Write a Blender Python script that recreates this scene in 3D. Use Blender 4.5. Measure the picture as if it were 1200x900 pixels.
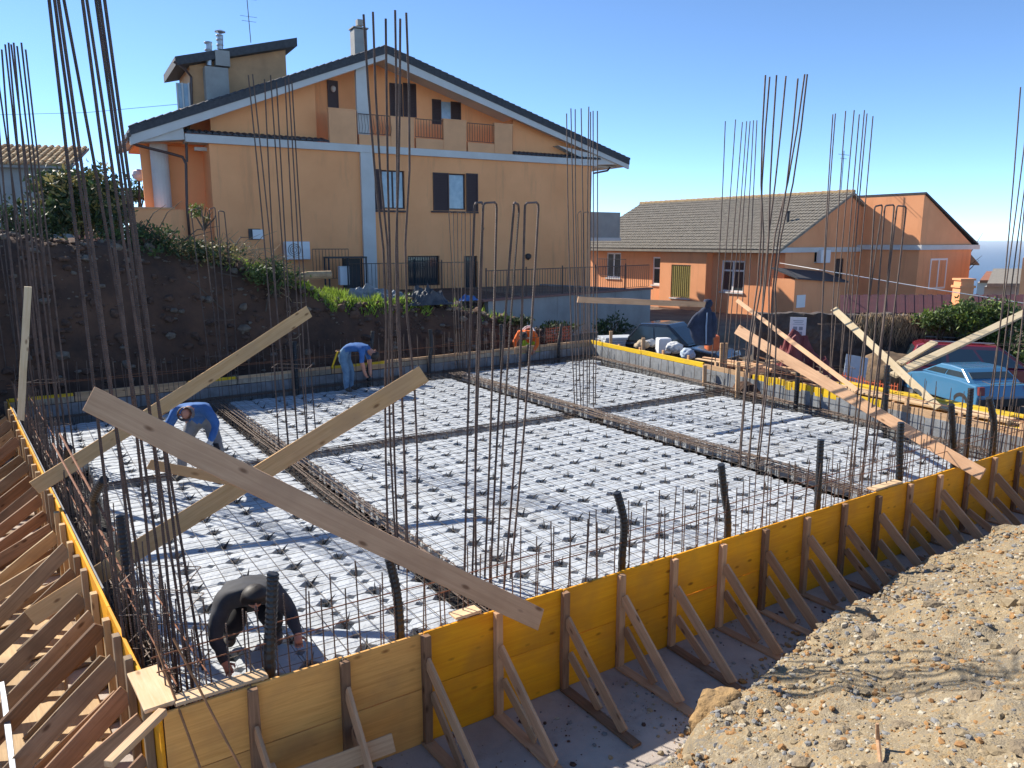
import bpy, bmesh, math, random
from mathutils import Vector, Matrix, noise
import numpy as np
random.seed(7); RNG = np.random.default_rng(7)
for o in list(bpy.data.objects): bpy.data.objects.remove(o, do_unlink=True)
SC = bpy.context.scene; COL = SC.collection
# ------------------------------------------------------------------ camera
FPX, HZ = 900.0, 283.0
TH = math.atan((450-HZ)/FPX)
CAM = Vector((0, 0, 4.35))
cd = bpy.data.cameras.new('camera'); cam = bpy.data.objects.new('camera', cd); COL.objects.link(cam)
cam.location = CAM; cam.rotation_euler = (math.pi/2-TH, 0, 0)
cd.sensor_width = 36; cd.lens = FPX/1200*36; cd.clip_start = .05; cd.clip_end = 90000
SC.camera = cam
# ------------------------------------------------------------------ sky, sun, exposure
SUN_EL = math.radians(39); SUN_AZ = Vector((-.84, .543))          # towards the sun
wd = bpy.data.worlds.new('World'); SC.world = wd; wd.use_nodes = True
wn = wd.node_tree; wn.nodes.clear()
sky = wn.nodes.new('ShaderNodeTexSky'); sky.sky_type = 'NISHITA'; sky.sun_disc = False
sky.sun_elevation = SUN_EL; sky.sun_rotation = math.atan2(SUN_AZ.x, SUN_AZ.y)
sky.altitude = 3000; sky.air_density = .60; sky.dust_density = .0; sky.ozone_density = 3.0
bg = wn.nodes.new('ShaderNodeBackground'); bg.inputs[1].default_value = .13
wo = wn.nodes.new('ShaderNodeOutputWorld')
tint = wn.nodes.new('ShaderNodeMixRGB'); tint.blend_type = 'MULTIPLY'; tint.inputs[0].default_value = 1; tint.inputs[2].default_value = (.90, 1, 1, 1)
wn.links.new(sky.outputs[0], tint.inputs[1]); wn.links.new(tint.outputs[0], bg.inputs[0]); wn.links.new(bg.outputs[0], wo.inputs[0])
sl = bpy.data.lights.new('sun', 'SUN'); sl.energy = 3.8; sl.angle = math.radians(.53); sl.color = (1, .93, .82)
so = bpy.data.objects.new('sun', sl); COL.objects.link(so); so.location = (-30, 20, 40)
sd = Vector((SUN_AZ.x*math.cos(SUN_EL), SUN_AZ.y*math.cos(SUN_EL), math.sin(SUN_EL))).normalized()
so.rotation_euler = sd.to_track_quat('Z', 'Y').to_euler()
SC.view_settings.view_transform = 'Standard'; SC.view_settings.look = 'None'
SC.view_settings.exposure = 1.15; SC.view_settings.gamma = 1; SC.view_settings.use_curve_mapping = False
SC.render.engine = 'CYCLES'
# ------------------------------------------------------------------ pixel helpers (where things stand in the place)
CT, ST = math.cos(TH), math.sin(TH)
def ray(u, v):
    a, b = (u-600)/FPX, (450-v)/FPX
    return Vector((a, CT+b*ST, -ST+b*CT))
def pz(u, v, z):
    d = ray(u, v); return CAM+d*((z-CAM.z)/d.z)
def py_(u, v, y):
    d = ray(u, v); return CAM+d*(y/d.y)
def proj(p):
    q = Vector(p)-CAM; y = q.y*CT-q.z*ST; zz = q.y*ST+q.z*CT
    return 600+FPX*q.x/y, 450-FPX*zz/y
# ------------------------------------------------------------------ object helpers
ORG = {}
def worg(o): return ORG.get(o.name, Vector((0, 0, 0)))
def props(o, label=None, cat=None, group=None, kind=None):
    if label: o['label'] = label
    if cat: o['category'] = cat
    if group: o['group'] = group
    if kind: o['kind'] = kind
    return o
def empty(name, loc, label=None, cat=None, group=None, kind=None):
    o = bpy.data.objects.new(name, None); COL.objects.link(o); o.location = loc; o.empty_display_size = .2
    ORG[o.name] = Vector(loc); return props(o, label, cat, group, kind)
class MB:
    def __init__(s): s.v = []; s.f = []; s.m = []; s.smooth = False
    def add(s, vs, fs, mi=0):
        b = len(s.v); s.v += [tuple(p) for p in vs]
        s.f += [tuple(i+b for i in f) for f in fs]; s.m += [mi]*len(fs); return s
    def hexa(s, p, mi=0):   # 8 corners: bottom 4 ccw, top 4 ccw
        return s.add(p, [(3,2,1,0),(4,5,6,7),(0,1,5,4),(1,2,6,5),(2,3,7,6),(3,0,4,7)], mi)
    def box(s, x0, x1, y0, y1, z0, z1, mi=0):
        return s.hexa([(x0,y0,z0),(x1,y0,z0),(x1,y1,z0),(x0,y1,z0),(x0,y0,z1),(x1,y0,z1),(x1,y1,z1),(x0,y1,z1)], mi)
    def bar(s, a, b, w, h, up=(0,0,1), mi=0):
        a, b = Vector(a), Vector(b); X = (b-a).normalized(); U = Vector(up)
        if abs(X.dot(U)) > .97: U = Vector((0,1,0))
        Y = U.cross(X).normalized(); Z = X.cross(Y)
        c = [(-w/2,-h/2),(w/2,-h/2),(w/2,h/2),(-w/2,h/2)]
        p = [a+Y*i+Z*j for i, j in c]+[b+Y*i+Z*j for i, j in c]
        return s.add(p, [(3,2,1,0),(4,5,6,7),(0,1,5,4),(1,2,6,5),(2,3,7,6),(3,0,4,7)], mi)
    def tube(s, pts, r, n=6, cap=True, mi=0):
        pts = [Vector(p) for p in pts]; L = len(pts); rs = r if isinstance(r, (list, tuple)) else [r]*L
        T0 = (pts[1]-pts[0]).normalized(); R = T0.orthogonal().normalized(); b = len(s.v)
        for i, p in enumerate(pts):
            T = (pts[min(i+1, L-1)]-pts[max(i-1, 0)]).normalized()
            R = (R-T*R.dot(T)).normalized(); B = T.cross(R)
            for k in range(n):
                a = 2*math.pi*k/n; s.v.append(tuple(p+R*(rs[i]*math.cos(a))+B*(rs[i]*math.sin(a))))
        for i in range(L-1):
            for k in range(n):
                k2 = (k+1) % n; s.f.append((b+i*n+k, b+i*n+k2, b+(i+1)*n+k2, b+(i+1)*n+k)); s.m.append(mi)
        if cap:
            s.f.append(tuple(b+k for k in range(n))[::-1]); s.f.append(tuple(b+(L-1)*n+k for k in range(n))); s.m += [mi, mi]
        return s
    def prism(s, poly, ext, mi=0):   # poly: 3-D points, ext: vector
        n = len(poly); e = Vector(ext); p = [Vector(q) for q in poly]
        return s.add(p+[q+e for q in p], [tuple(range(n))[::-1], tuple(range(n, 2*n))]+[(i, (i+1) % n, n+(i+1) % n, n+i) for i in range(n)], mi)
    def lathe(s, prof, c, n=16, mi=0):   # prof: (r,z)
        b = len(s.v)
        for r, z in prof:
            for k in range(n):
                a = 2*math.pi*k/n; s.v.append((c[0]+r*math.cos(a), c[1]+r*math.sin(a), c[2]+z))
        for i in range(len(prof)-1):
            for k in range(n):
                k2 = (k+1) % n; s.f.append((b+i*n+k, b+i*n+k2, b+(i+1)*n+k2, b+(i+1)*n+k)); s.m.append(mi)
        s.f.append(tuple(b+k for k in range(n))[::-1]); s.f.append(tuple(b+(len(prof)-1)*n+k for k in range(n))); s.m += [mi, mi]
        return s
    def mesh(s, name, off=(0,0,0)):
        me = bpy.data.meshes.new(name); o = Vector(off)
        me.from_pydata([(v[0]-o.x, v[1]-o.y, v[2]-o.z) for v in s.v], [], s.f)
        me.polygons.foreach_set('material_index', s.m)
        if s.smooth: me.polygons.foreach_set('use_smooth', [True]*len(s.f))
        me.update(); return me
def fixn(me):
    bm = bmesh.new(); bm.from_mesh(me); bmesh.ops.recalc_face_normals(bm, faces=bm.faces); bm.to_mesh(me); bm.free()
def setmat(me, m):
    for x in (m if isinstance(m, (list, tuple)) else [m]): me.materials.append(x)
def build(name, mb, m, parent=None, origin=None, bevel=0, fix=True, **kw):
    """MB in world coordinates -> one object, parented to `parent` if given"""
    if parent is not None: off = worg(parent)
    else: off = Vector(origin) if origin is not None else Vector((0, 0, 0))
    me = mb.mesh(name, off); setmat(me, m)
    if fix: fixn(me)
    o = bpy.data.objects.new(name, me); COL.objects.link(o)
    if parent is not None: o.parent = parent; ORG[o.name] = off
    else: o.location = off; ORG[o.name] = off
    if bevel:
        md = o.modifiers.new('bevel', 'BEVEL'); md.width = bevel; md.segments = 1; md.limit_method = 'ANGLE'
    return props(o, **kw)
SHARED = {}
def inst(name, me, mtx, parent=None, **kw):
    """object on shared mesh data with a world matrix"""
    o = bpy.data.objects.new(name, me); COL.objects.link(o)
    if parent is not None:
        o.parent = parent; mtx = Matrix.Translation(-worg(parent)) @ mtx
    o.matrix_local = mtx; ORG[o.name] = Vector((0,0,0)); return props(o, **kw)
def axes(a, b, up=(0,0,1)):
    a, b = Vector(a), Vector(b); X = (b-a).normalized(); U = Vector(up)
    if abs(X.dot(U)) > .985: U = Vector((0,1,0))
    Y = U.cross(X).normalized(); Z = X.cross(Y)
    return Matrix(((X.x,Y.x,Z.x,a.x),(X.y,Y.y,Z.y,a.y),(X.z,Y.z,Z.z,a.z),(0,0,0,1)))
def plank(name, a, b, w, h, m, parent=None, up=(0,0,1), rough=.004, bev=.004, cut=0, **kw):
    """a sawn board from a to b: local X runs along the grain, width w across, h thick along `up`"""
    L = (Vector(b)-Vector(a)).length; n = max(2, int(L/.5)+1); mb = MB(); rr = random.Random(hash((round(a[0],3), round(b[1],3), name)) & 0xffff)
    bow = rr.uniform(-1, 1)*.004*L; c1, c2 = rr.uniform(-cut, cut), rr.uniform(-cut, cut)
    for i in range(n+1):
        t = i/n; x = t*L; k = bow*4*t*(1-t)
        for j, (yy, zz) in enumerate([(-w/2,-h/2),(w/2,-h/2),(w/2,h/2),(-w/2,h/2)]):
            xx = x+(c1*(yy/w) if i == 0 else 0)+(c2*(yy/w) if i == n else 0)
            mb.v.append((xx, yy+k+rr.uniform(-rough, rough), zz+rr.uniform(-rough, rough)*.4))
    for i in range(n):
        for k in range(4):
            k2 = (k+1) % 4; mb.f.append((i*4+k, i*4+k2, i*4+4+k2, i*4+4+k)); mb.m.append(0)
    mb.f += [(3,2,1,0), (n*4, n*4+1, n*4+2, n*4+3)]; mb.m += [0, 0]
    me = mb.mesh(name); setmat(me, m)
    o = inst(name, me, axes(a, b, up), parent, **kw)
    if bev:
        md = o.modifiers.new('bevel', 'BEVEL'); md.width = bev; md.segments = 1; md.limit_method = 'ANGLE'
    return o
# ------------------------------------------------------------------ materials
def nd(nt, t, **k):
    n = nt.nodes.new(t)
    for a, b in k.items():
        if a.startswith('i_'): n.inputs[int(a[2:])].default_value = b
        else: setattr(n, a, b)
    return n
def col4(c): return (c[0], c[1], c[2], 1)
def mat(name, c, rough=.8, c2=None, scale=6, vary=0, bump=0, bscale=40, metal=0, stretch=None, detail=6, spec=None, coord='Object', contrast=(.35,.65), trans=0, sheen=0):
    m = bpy.data.materials.new(name); m.use_nodes = True; nt = m.node_tree; L = nt.links
    p = nt.nodes['Principled BSDF']; p.inputs['Roughness'].default_value = rough; p.inputs['Metallic'].default_value = metal
    if spec is not None: p.inputs['Specular IOR Level'].default_value = spec
    tc = nd(nt, 'ShaderNodeTexCoord'); src = tc.outputs[coord]
    if stretch:
        mp = nd(nt, 'ShaderNodeMapping'); mp.inputs['Scale'].default_value = stretch; L.new(src, mp.inputs[0]); src = mp.outputs[0]
    if vary:
        oi = nd(nt, 'ShaderNodeObjectInfo'); va = nd(nt, 'ShaderNodeVectorMath', operation='MULTIPLY_ADD')
        va.inputs[1].default_value = (1,1,1); L.new(src, va.inputs[0])
        cmb = nd(nt, 'ShaderNodeMath', operation='MULTIPLY'); cmb.inputs[1].default_value = 37; L.new(oi.outputs['Random'], cmb.inputs[0])
        L.new(cmb.outputs[0], va.inputs[2]); src = va.outputs[0]
    outc = None
    if c2 is not None:
        nz = nd(nt, 'ShaderNodeTexNoise'); nz.inputs['Scale'].default_value = scale; nz.inputs['Detail'].default_value = detail; nz.inputs['Roughness'].default_value = .62
        L.new(src, nz.inputs['Vector'])
        rp = nd(nt, 'ShaderNodeValToRGB'); rp.color_ramp.elements[0].position = contrast[0]; rp.color_ramp.elements[1].position = contrast[1]
        rp.color_ramp.elements[0].color = col4(c2); rp.color_ramp.elements[1].color = col4(c)
        L.new(nz.outputs[0], rp.inputs[0]); outc = rp.outputs[0]
    else:
        rg = nd(nt, 'ShaderNodeRGB'); rg.outputs[0].default_value = col4(c); outc = rg.outputs[0]
    if vary:
        hs = nd(nt, 'ShaderNodeHueSaturation'); mr = nd(nt, 'ShaderNodeMapRange'); mr.inputs[3].default_value = 1-vary; mr.inputs[4].default_value = 1+vary
        L.new(oi.outputs['Random'], mr.inputs[0]); L.new(mr.outputs[0], hs.inputs['Value']); L.new(outc, hs.inputs['Color']); outc = hs.outputs[0]
    L.new(outc, p.inputs['Base Color'])
    if bump:
        bz = nd(nt, 'ShaderNodeTexNoise'); bz.inputs['Scale'].default_value = bscale; bz.inputs['Detail'].default_value = 5; L.new(src, bz.inputs['Vector'])
        bp = nd(nt, 'ShaderNodeBump'); bp.inputs['Strength'].default_value = bump; bp.inputs['Distance'].default_value = .02
        L.new(bz.outputs[0], bp.inputs['Height']); L.new(bp.outputs[0], p.inputs['Normal'])
    if trans:
        tr = nd(nt, 'ShaderNodeBsdfTranslucent'); L.new(outc, tr.inputs[0]); mx = nd(nt, 'ShaderNodeMixShader'); mx.inputs[0].default_value = trans
        out = nt.nodes['Material Output']; L.new(p.outputs[0], mx.inputs[1]); L.new(tr.outputs[0], mx.inputs[2]); L.new(mx.outputs[0], out.inputs[0])
    return m
def wood(name, c, cdark, knots=True, rough=.75, stain=None, vary=.16):
    """sawn timber: grain along local X, knots, a little weathering; each board shifted by its own random"""
    m = bpy.data.materials.new(name); m.use_nodes = True; nt = m.node_tree; L = nt.links
    p = nt.nodes['Principled BSDF']; p.inputs['Roughness'].default_value = rough; p.inputs['Specular IOR Level'].default_value = .25
    tc = nd(nt, 'ShaderNodeTexCoord'); oi = nd(nt, 'ShaderNodeObjectInfo')
    mu = nd(nt, 'ShaderNodeMath', operation='MULTIPLY'); mu.inputs[1].default_value = 53; L.new(oi.outputs['Random'], mu.inputs[0])
    va = nd(nt, 'ShaderNodeVectorMath', operation='ADD'); L.new(tc.outputs['Object'], va.inputs[0]); L.new(mu.outputs[0], va.inputs[1])
    mp = nd(nt, 'ShaderNodeMapping'); mp.inputs['Scale'].default_value = (1.1, 22, 22); L.new(va.outputs[0], mp.inputs[0])
    g = nd(nt, 'ShaderNodeTexNoise'); g.inputs['Scale'].default_value = 1.6; g.inputs['Detail'].default_value = 7; g.inputs['Roughness'].default_value = .65; g.inputs['Distortion'].default_value = .7
    L.new(mp.outputs[0], g.inputs['Vector'])
    rp = nd(nt, 'ShaderNodeValToRGB'); rp.color_ramp.elements[0].position = .32; rp.color_ramp.elements[1].position = .62
    rp.color_ramp.elements[0].color = col4(cdark); rp.color_ramp.elements[1].color = col4(c); L.new(g.outputs[0], rp.inputs[0]); out = rp.outputs[0]
    # broad stains
    w = nd(nt, 'ShaderNodeTexNoise'); w.inputs['Scale'].default_value = 2.3; w.inputs['Detail'].default_value = 5; L.new(va.outputs[0], w.inputs['Vector'])
    r2 = nd(nt, 'ShaderNodeMapRange'); r2.inputs[1].default_value = .46; r2.inputs[2].default_value = .72; r2.inputs[4].default_value = .75; L.new(w.outputs[0], r2.inputs[0])
    mx = nd(nt, 'ShaderNodeMixRGB'); mx.inputs[2].default_value = col4(stain or (c[0]*.5, c[1]*.47, c[2]*.5)); L.new(r2.outputs[0], mx.inputs[0]); L.new(out, mx.inputs[1]); out = mx.outputs[0]
    if knots:
        mk = nd(nt, 'ShaderNodeMapping'); mk.inputs['Scale'].default_value = (2.6, 6.0, 6.0); L.new(va.outputs[0], mk.inputs[0])
        vo = nd(nt, 'ShaderNodeTexVoronoi'); vo.inputs['Scale'].default_value = 1.25; L.new(mk.outputs[0], vo.inputs['Vector'])
        r3 = nd(nt, 'ShaderNodeMapRange'); r3.inputs[1].default_value = .07; r3.inputs[2].default_value = .17; r3.inputs[3].default_value = .85; r3.inputs[4].default_value = 0; L.new(vo.outputs['Distance'], r3.inputs[0])
        m3 = nd(nt, 'ShaderNodeMixRGB'); m3.inputs[2].default_value = (cdark[0]*.35, cdark[1]*.28, cdark[2]*.25, 1); L.new(r3.outputs[0], m3.inputs[0]); L.new(out, m3.inputs[1]); out = m3.outputs[0]
    hs = nd(nt, 'ShaderNodeHueSaturation'); mr = nd(nt, 'ShaderNodeMapRange'); mr.inputs[3].default_value = 1-vary; mr.inputs[4].default_value = 1+vary
    L.new(oi.outputs['Random'], mr.inputs[0]); L.new(mr.outputs[0], hs.inputs['Value']); L.new(out, hs.inputs['Color'])
    L.new(hs.outputs[0], p.inputs['Base Color'])
    bp = nd(nt, 'ShaderNodeBump'); bp.inputs['Strength'].default_value = .35; bp.inputs['Distance'].default_value = .004; L.new(g.outputs[0], bp.inputs['Height']); L.new(bp.outputs[0], p.inputs['Normal'])
    return m
def rebar_mat(name, c, c2, axis='Z'):
    m = mat(name, c, .62, c2, 9, vary=.15, metal=.15, contrast=(.35,.7)); nt = m.node_tree; L = nt.links; p = nt.nodes['Principled BSDF']
    tc = nd(nt, 'ShaderNodeTexCoord'); w = nd(nt, 'ShaderNodeTexWave', bands_direction=axis); w.inputs['Scale'].default_value = 18; w.inputs['Distortion'].default_value = .4
    L.new(tc.outputs['Object'], w.inputs['Vector']); bp = nd(nt, 'ShaderNodeBump'); bp.inputs['Strength'].default_value = .8; bp.inputs['Distance'].default_value = .006
    L.new(w.outputs[0], bp.inputs['Height']); L.new(bp.outputs[0], p.inputs['Normal']); return m
M = {}
def layered(name, c, c2, dirt, s1, s2, streak, pos, rough, bumpv, bscale, amt):
    m = bpy.data.materials.new(name); m.use_nodes = True; nt = m.node_tree; L = nt.links; p = nt.nodes['Principled BSDF']; p.inputs['Roughness'].default_value = rough; p.inputs['Specular IOR Level'].default_value = .25
    if pos: src = nd(nt, 'ShaderNodeNewGeometry').outputs['Position']
    else: src = nd(nt, 'ShaderNodeTexCoord').outputs['Object']
    def nz(scale, detail, st=None, rg=.6):
        v = src
        if st: mp = nd(nt, 'ShaderNodeMapping'); mp.inputs['Scale'].default_value = st; L.new(src, mp.inputs[0]); v = mp.outputs[0]
        n = nd(nt, 'ShaderNodeTexNoise'); n.inputs['Scale'].default_value = scale; n.inputs['Detail'].default_value = detail; n.inputs['Roughness'].default_value = rg; L.new(v, n.inputs['Vector']); return n
    a = nz(s1, 8); rp = nd(nt, 'ShaderNodeValToRGB'); rp.color_ramp.elements[0].position = .3; rp.color_ramp.elements[1].position = .68; rp.color_ramp.elements[0].color = col4(c2); rp.color_ramp.elements[1].color = col4(c); L.new(a.outputs[0], rp.inputs[0])
    b = nz(s2, 9, streak, .68); mr = nd(nt, 'ShaderNodeMapRange'); mr.inputs[1].default_value = .54; mr.inputs[2].default_value = .80; mr.inputs[4].default_value = amt; L.new(b.outputs[0], mr.inputs[0])
    mx = nd(nt, 'ShaderNodeMixRGB'); mx.inputs[2].default_value = col4(dirt); L.new(mr.outputs[0], mx.inputs[0]); L.new(rp.outputs[0], mx.inputs[1]); L.new(mx.outputs[0], p.inputs['Base Color'])
    c_ = nz(bscale, 4); bp = nd(nt, 'ShaderNodeBump'); bp.inputs['Strength'].default_value = bumpv; bp.inputs['Distance'].default_value = .03 if name.startswith('pale_void') else .01; L.new(c_.outputs[0], bp.inputs['Height']); L.new(bp.outputs[0], p.inputs['Normal']); return m
def stucco(name, c, c2, dirt): return layered(name, c, c2, dirt, .5, 1.3, (1.6,1.6,.22), False, .92, .12, 45, .75)
def grimy(name, c, c2, dirt): return layered(name, c, c2, dirt, 3.4, 1.1, None, True, .55, 1.0, 7, .8)
M['panel'] = wood('yellow_formwork_panel', (.90,.42,.015), (.78,.31,.010), stain=(.62,.27,.03), vary=.10, rough=.6)
M['panel_pale'] = wood('faded_formwork_panel', (.82,.44,.13), (.66,.32,.085), stain=(.50,.26,.09), vary=.08, rough=.7)
M['pine'] = wood('pine_board', (.61,.405,.235), (.47,.29,.155), stain=(.38,.25,.16))
M['pine_pale'] = wood('fresh_pine_board', (.74,.53,.33), (.64,.41,.21), stain=(.52,.35,.2), vary=.1)
M['aged'] = wood('weathered_board', (.60,.365,.21), (.43,.245,.13), stain=(.35,.205,.12), vary=.25)
M['aged_dark'] = wood('dark_wet_board', (.33,.19,.11), (.20,.115,.065), stain=(.17,.10,.06), vary=.3)
M['yellow'] = wood('yellow_painted_board', (.75,.50,.02), (.68,.42,.02), knots=False, stain=(.55,.36,.05), vary=.08, rough=.55)
M['greyboard'] = mat('grey_liner_board', (.26,.275,.29), .8, (.17,.18,.19), 4, vary=.12, bump=.15, bscale=30)
M['paleblock'] = mat('pale_timber_block', (.42,.36,.27), .85, (.28,.23,.17), 7, vary=.2)
M['rebar'] = rebar_mat('weathered_rebar', (.165,.110,.085), (.08,.056,.046))
M['rebar_x'] = rebar_mat('weathered_rebar_lying', (.22,.15,.11), (.11,.078,.06), 'X')
M['rust'] = mat('rusty_tie_bar', (.30,.12,.05), .8, (.17,.06,.03), 12)
M['mesh'] = mat('fine_mesh_wire', (.20,.175,.15), .6, (.11,.09,.07), 8, metal=.2)
M['conduit'] = mat('black_corrugated_pipe', (.018,.019,.021), .42)
M['concrete'] = layered('lean_concrete', (.48,.42,.37), (.33,.285,.25), (.19,.155,.125), 1.4, 2.3, None, True, .92, .5, 40, .85)
M['tile'] = grimy('pale_void_former', (.53,.565,.60), (.38,.405,.43), (.27,.25,.22))
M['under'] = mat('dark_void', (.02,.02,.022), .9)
M['chair'] = mat('grey_spacer', (.045,.047,.05), .7)
M['earth'] = mat('brown_earth', (.125,.062,.036), .95, (.045,.025,.018), .9, bump=1, bscale=9, detail=10)
M['yard'] = mat('dirt_yard', (.20,.15,.105), .95, (.12,.085,.06), .8, bump=.5, bscale=12, detail=9)
M['grass_far'] = mat('hill_scrub', (.07,.085,.035), .95, (.11,.095,.055), .05)
M['stuccoA'] = stucco('tan_orange_stucco', (.95,.43,.19), (.84,.365,.155), (.56,.27,.13))
M['stuccoA2'] = mat('parapet_stucco', (.82,.41,.20), .92, (.66,.33,.16), 1.1, bump=.06, bscale=80, contrast=(.25,.75))
M['stuccoB'] = stucco('deep_orange_stucco', (.86,.39,.19), (.76,.325,.15), (.48,.21,.11))
M['stuccoC'] = mat('ochre_tower_stucco', (.68,.375,.19), .92, (.46,.25,.13), .9, contrast=(.3,.7))
M['whitewall'] = mat('white_fascia', (.64,.625,.60), .85, (.52,.50,.47), 1.2, contrast=(.2,.8))
M['greyrender'] = mat('grey_render', (.36,.35,.33), .92, (.27,.26,.245), .9, bump=.1, bscale=50)
M['brown_frame'] = mat('dark_brown_joinery', (.055,.022,.02), .55, (.04,.016,.015), 20)
M['white_frame'] = mat('white_joinery', (.75,.75,.74), .5)
M['glass'] = mat('window_glass', (.03,.045,.055), .06, spec=.8)
M['glass_blue'] = mat('pale_curtained_glass', (.32,.40,.46), .15, (.22,.30,.36), 3, spec=.7)
M['rooftop_dark'] = mat('dark_roof_tile', (.06,.062,.07), .8, (.035,.036,.042), 8, vary=.1)
M['rooftop_grey'] = mat('grey_beige_roof_tile', (.30,.265,.21), .9, (.17,.15,.125), 5, contrast=(.3,.7))
M['terracotta'] = mat('terracotta_tile', (.50,.36,.19), .9, (.30,.19,.10), 9, vary=.28)
M['iron'] = mat('dark_iron', (.03,.03,.035), .55)
M['rustiron'] = mat('brownish_iron', (.085,.055,.045), .7)
M['copper'] = mat('brown_downpipe', (.07,.04,.035), .45)
M['redroof'] = mat('dark_red_sheet_roof', (.075,.018,.022), .75, (.05,.014,.016), 3)
M['stonewall'] = mat('dark_stone_wall', (.115,.09,.075), .95, (.05,.042,.038), 2.2, bump=1, bscale=7, detail=9)
M['metal'] = mat('galvanised_metal', (.45,.46,.48), .4, (.36,.37,.39), 6, metal=.7)
M['white_plastic'] = mat('white_plastic', (.72,.73,.74), .45)
M['skin'] = mat('skin', (.46,.22,.15), .6)
M['rubber'] = mat('black_rubber', (.016,.016,.017), .75)
# ================================================================== THE PIT: corners of the raft formwork (top of boards)
TOP = 1.05; TZ = .50
C0, C1, C2 = pz(190,833,TOP), pz(9,468,TOP), pz(692,398,TOP)
_c3 = pz(1195,524,TOP); C3 = _c3+(_c3-C0).normalized()*1.3
for c in (C0, C1, C2, C3): c.z = 0
def outn(a, b):
    d = (b-a).normalized(); return Vector((d.y, -d.x, 0))
NF, NR, NB, NL = outn(C0,C3), outn(C3,C2), outn(C2,C1), outn(C1,C0)   # outward normals front, right, back, left
def sd_(p, a, n): return (p[0]-a.x)*n.x+(p[1]-a.y)*n.y
def lerp(a, b, t): return a+(b-a)*t
def interp(x, xs, ys): return float(np.interp(x, xs, ys))
def smooth(t): t = min(1, max(0, t)); return t*t*(3-2*t)
WA, WB = pz(572,352,2.24), pz(763,338,2.24); WA.z = WB.z = 0
WD = (WB-WA).normalized(); WN = Vector((-WD.y, WD.x, 0)); WL = (WB-WA).length
def gz(x, y):
    p = (x, y); dF = sd_(p, C1, NB); dL = sd_(p, C0, NL); dR = sd_(p, C3, NR); dN = sd_(p, C0, NF)
    u = (C2-C1); pp = ((x-C1.x)*u.x+(y-C1.y)*u.y)/u.length_squared
    u2 = (C1-C0); qq = ((x-C0.x)*u2.x+(y-C0.y)*u2.y)/u2.length_squared
    nz = noise.noise((x*.55, y*.55, 3)); n2 = noise.noise((x*1.9, y*1.9, 9)); n3 = noise.noise((x*5, y*5, 1))
    z = -.25
    zc = interp(pp, [-1,-.3,0,.25,.4,.5,.72,.92,1.05,1.3], [5.0,4.8,4.5,4.15,3.4,2.65,2.3,1.5,.6,.5])
    if dF > .7:
        t = (dF-.7-.25*nz)/max(.7, zc*.58)
        zF = -.25+(zc+.25)*(smooth(t) if zc > 2 else min(1, max(0, t)))
        rough = min(1, max(0, t*3))
        z = max(z, zF+rough*(.22*nz+.20*n2+.10*n3)*(1 if zc > 1 else .3))
    zl = interp(qq, [-.5,0,.35,.6,.85,1,1.3], [.3,.5,1.1,2.0,3.1,4.2,4.8])
    if dL > 1.9 and dF < 6:
        t = (dL-1.9-.2*nz)/(1.0+zl*.55); z = max(z, -.25+(zl+.25)*smooth(t)+.12*n2*min(1,max(0,t))+.04*n3)
    if dR > .35 and pp > .6:
        z = max(z, -.25+(.75-.4*smooth((dR-2.4)/.8))*smooth((dR-.35)/.5)+.03*n2+.02*n3)
    # terrace behind the retaining wall
    dW = (x-WA.x)*WN.x+(y-WA.y)*WN.y; sW = (x-WA.x)*WD.x+(y-WA.y)*WD.y
    if dW > .12 and -.5 < sW < WL-.05 and dW < 20 and dF > 2.2: z = max(z, 2.14)
    D = x*.5+y*.87
    if D > 50: z = max(-150.7, z-(D-50)*.17)
    if y < 4 and dN > 1: z = -.25
    return z
def axis(lo, hi, fine_lo, fine_hi, step, g=1.18):
    a = list(np.arange(fine_lo, fine_hi+1e-6, step)); s = step; x = a[0]
    while x > lo: s *= g; x -= s; a.insert(0, x)
    s = step; x = a[-1]
    while x < hi: s *= g; x += s; a.append(x)
    return a
gx, gy = axis(-600, 1600, -17, 22, .32), axis(-60, 1800, 3, 36, .32)
mb = MB(); nx, ny = len(gx), len(gy)
for y in gy:
    for x in gx: mb.v.append((x, y, gz(x, y)))
for j in range(ny-1):
    for i in range(nx-1):
        k = j*nx+i; mb.f.append((k, k+1, k+nx+1, k+nx))
        cx, cy = gx[i], gy[j]; D = cx*.5+cy*.87
        mi = 2 if D > 62 else (1 if (sd_((cx,cy), C3, NR) > .3 and sd_((cx,cy),C1,NB) < 14) or D > 40 else 0)
        mb.m.append(mi)
mb.smooth = True
build('ground', mb, [M['earth'], M['yard'], M['grass_far']], fix=False, kind='structure')
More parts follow.
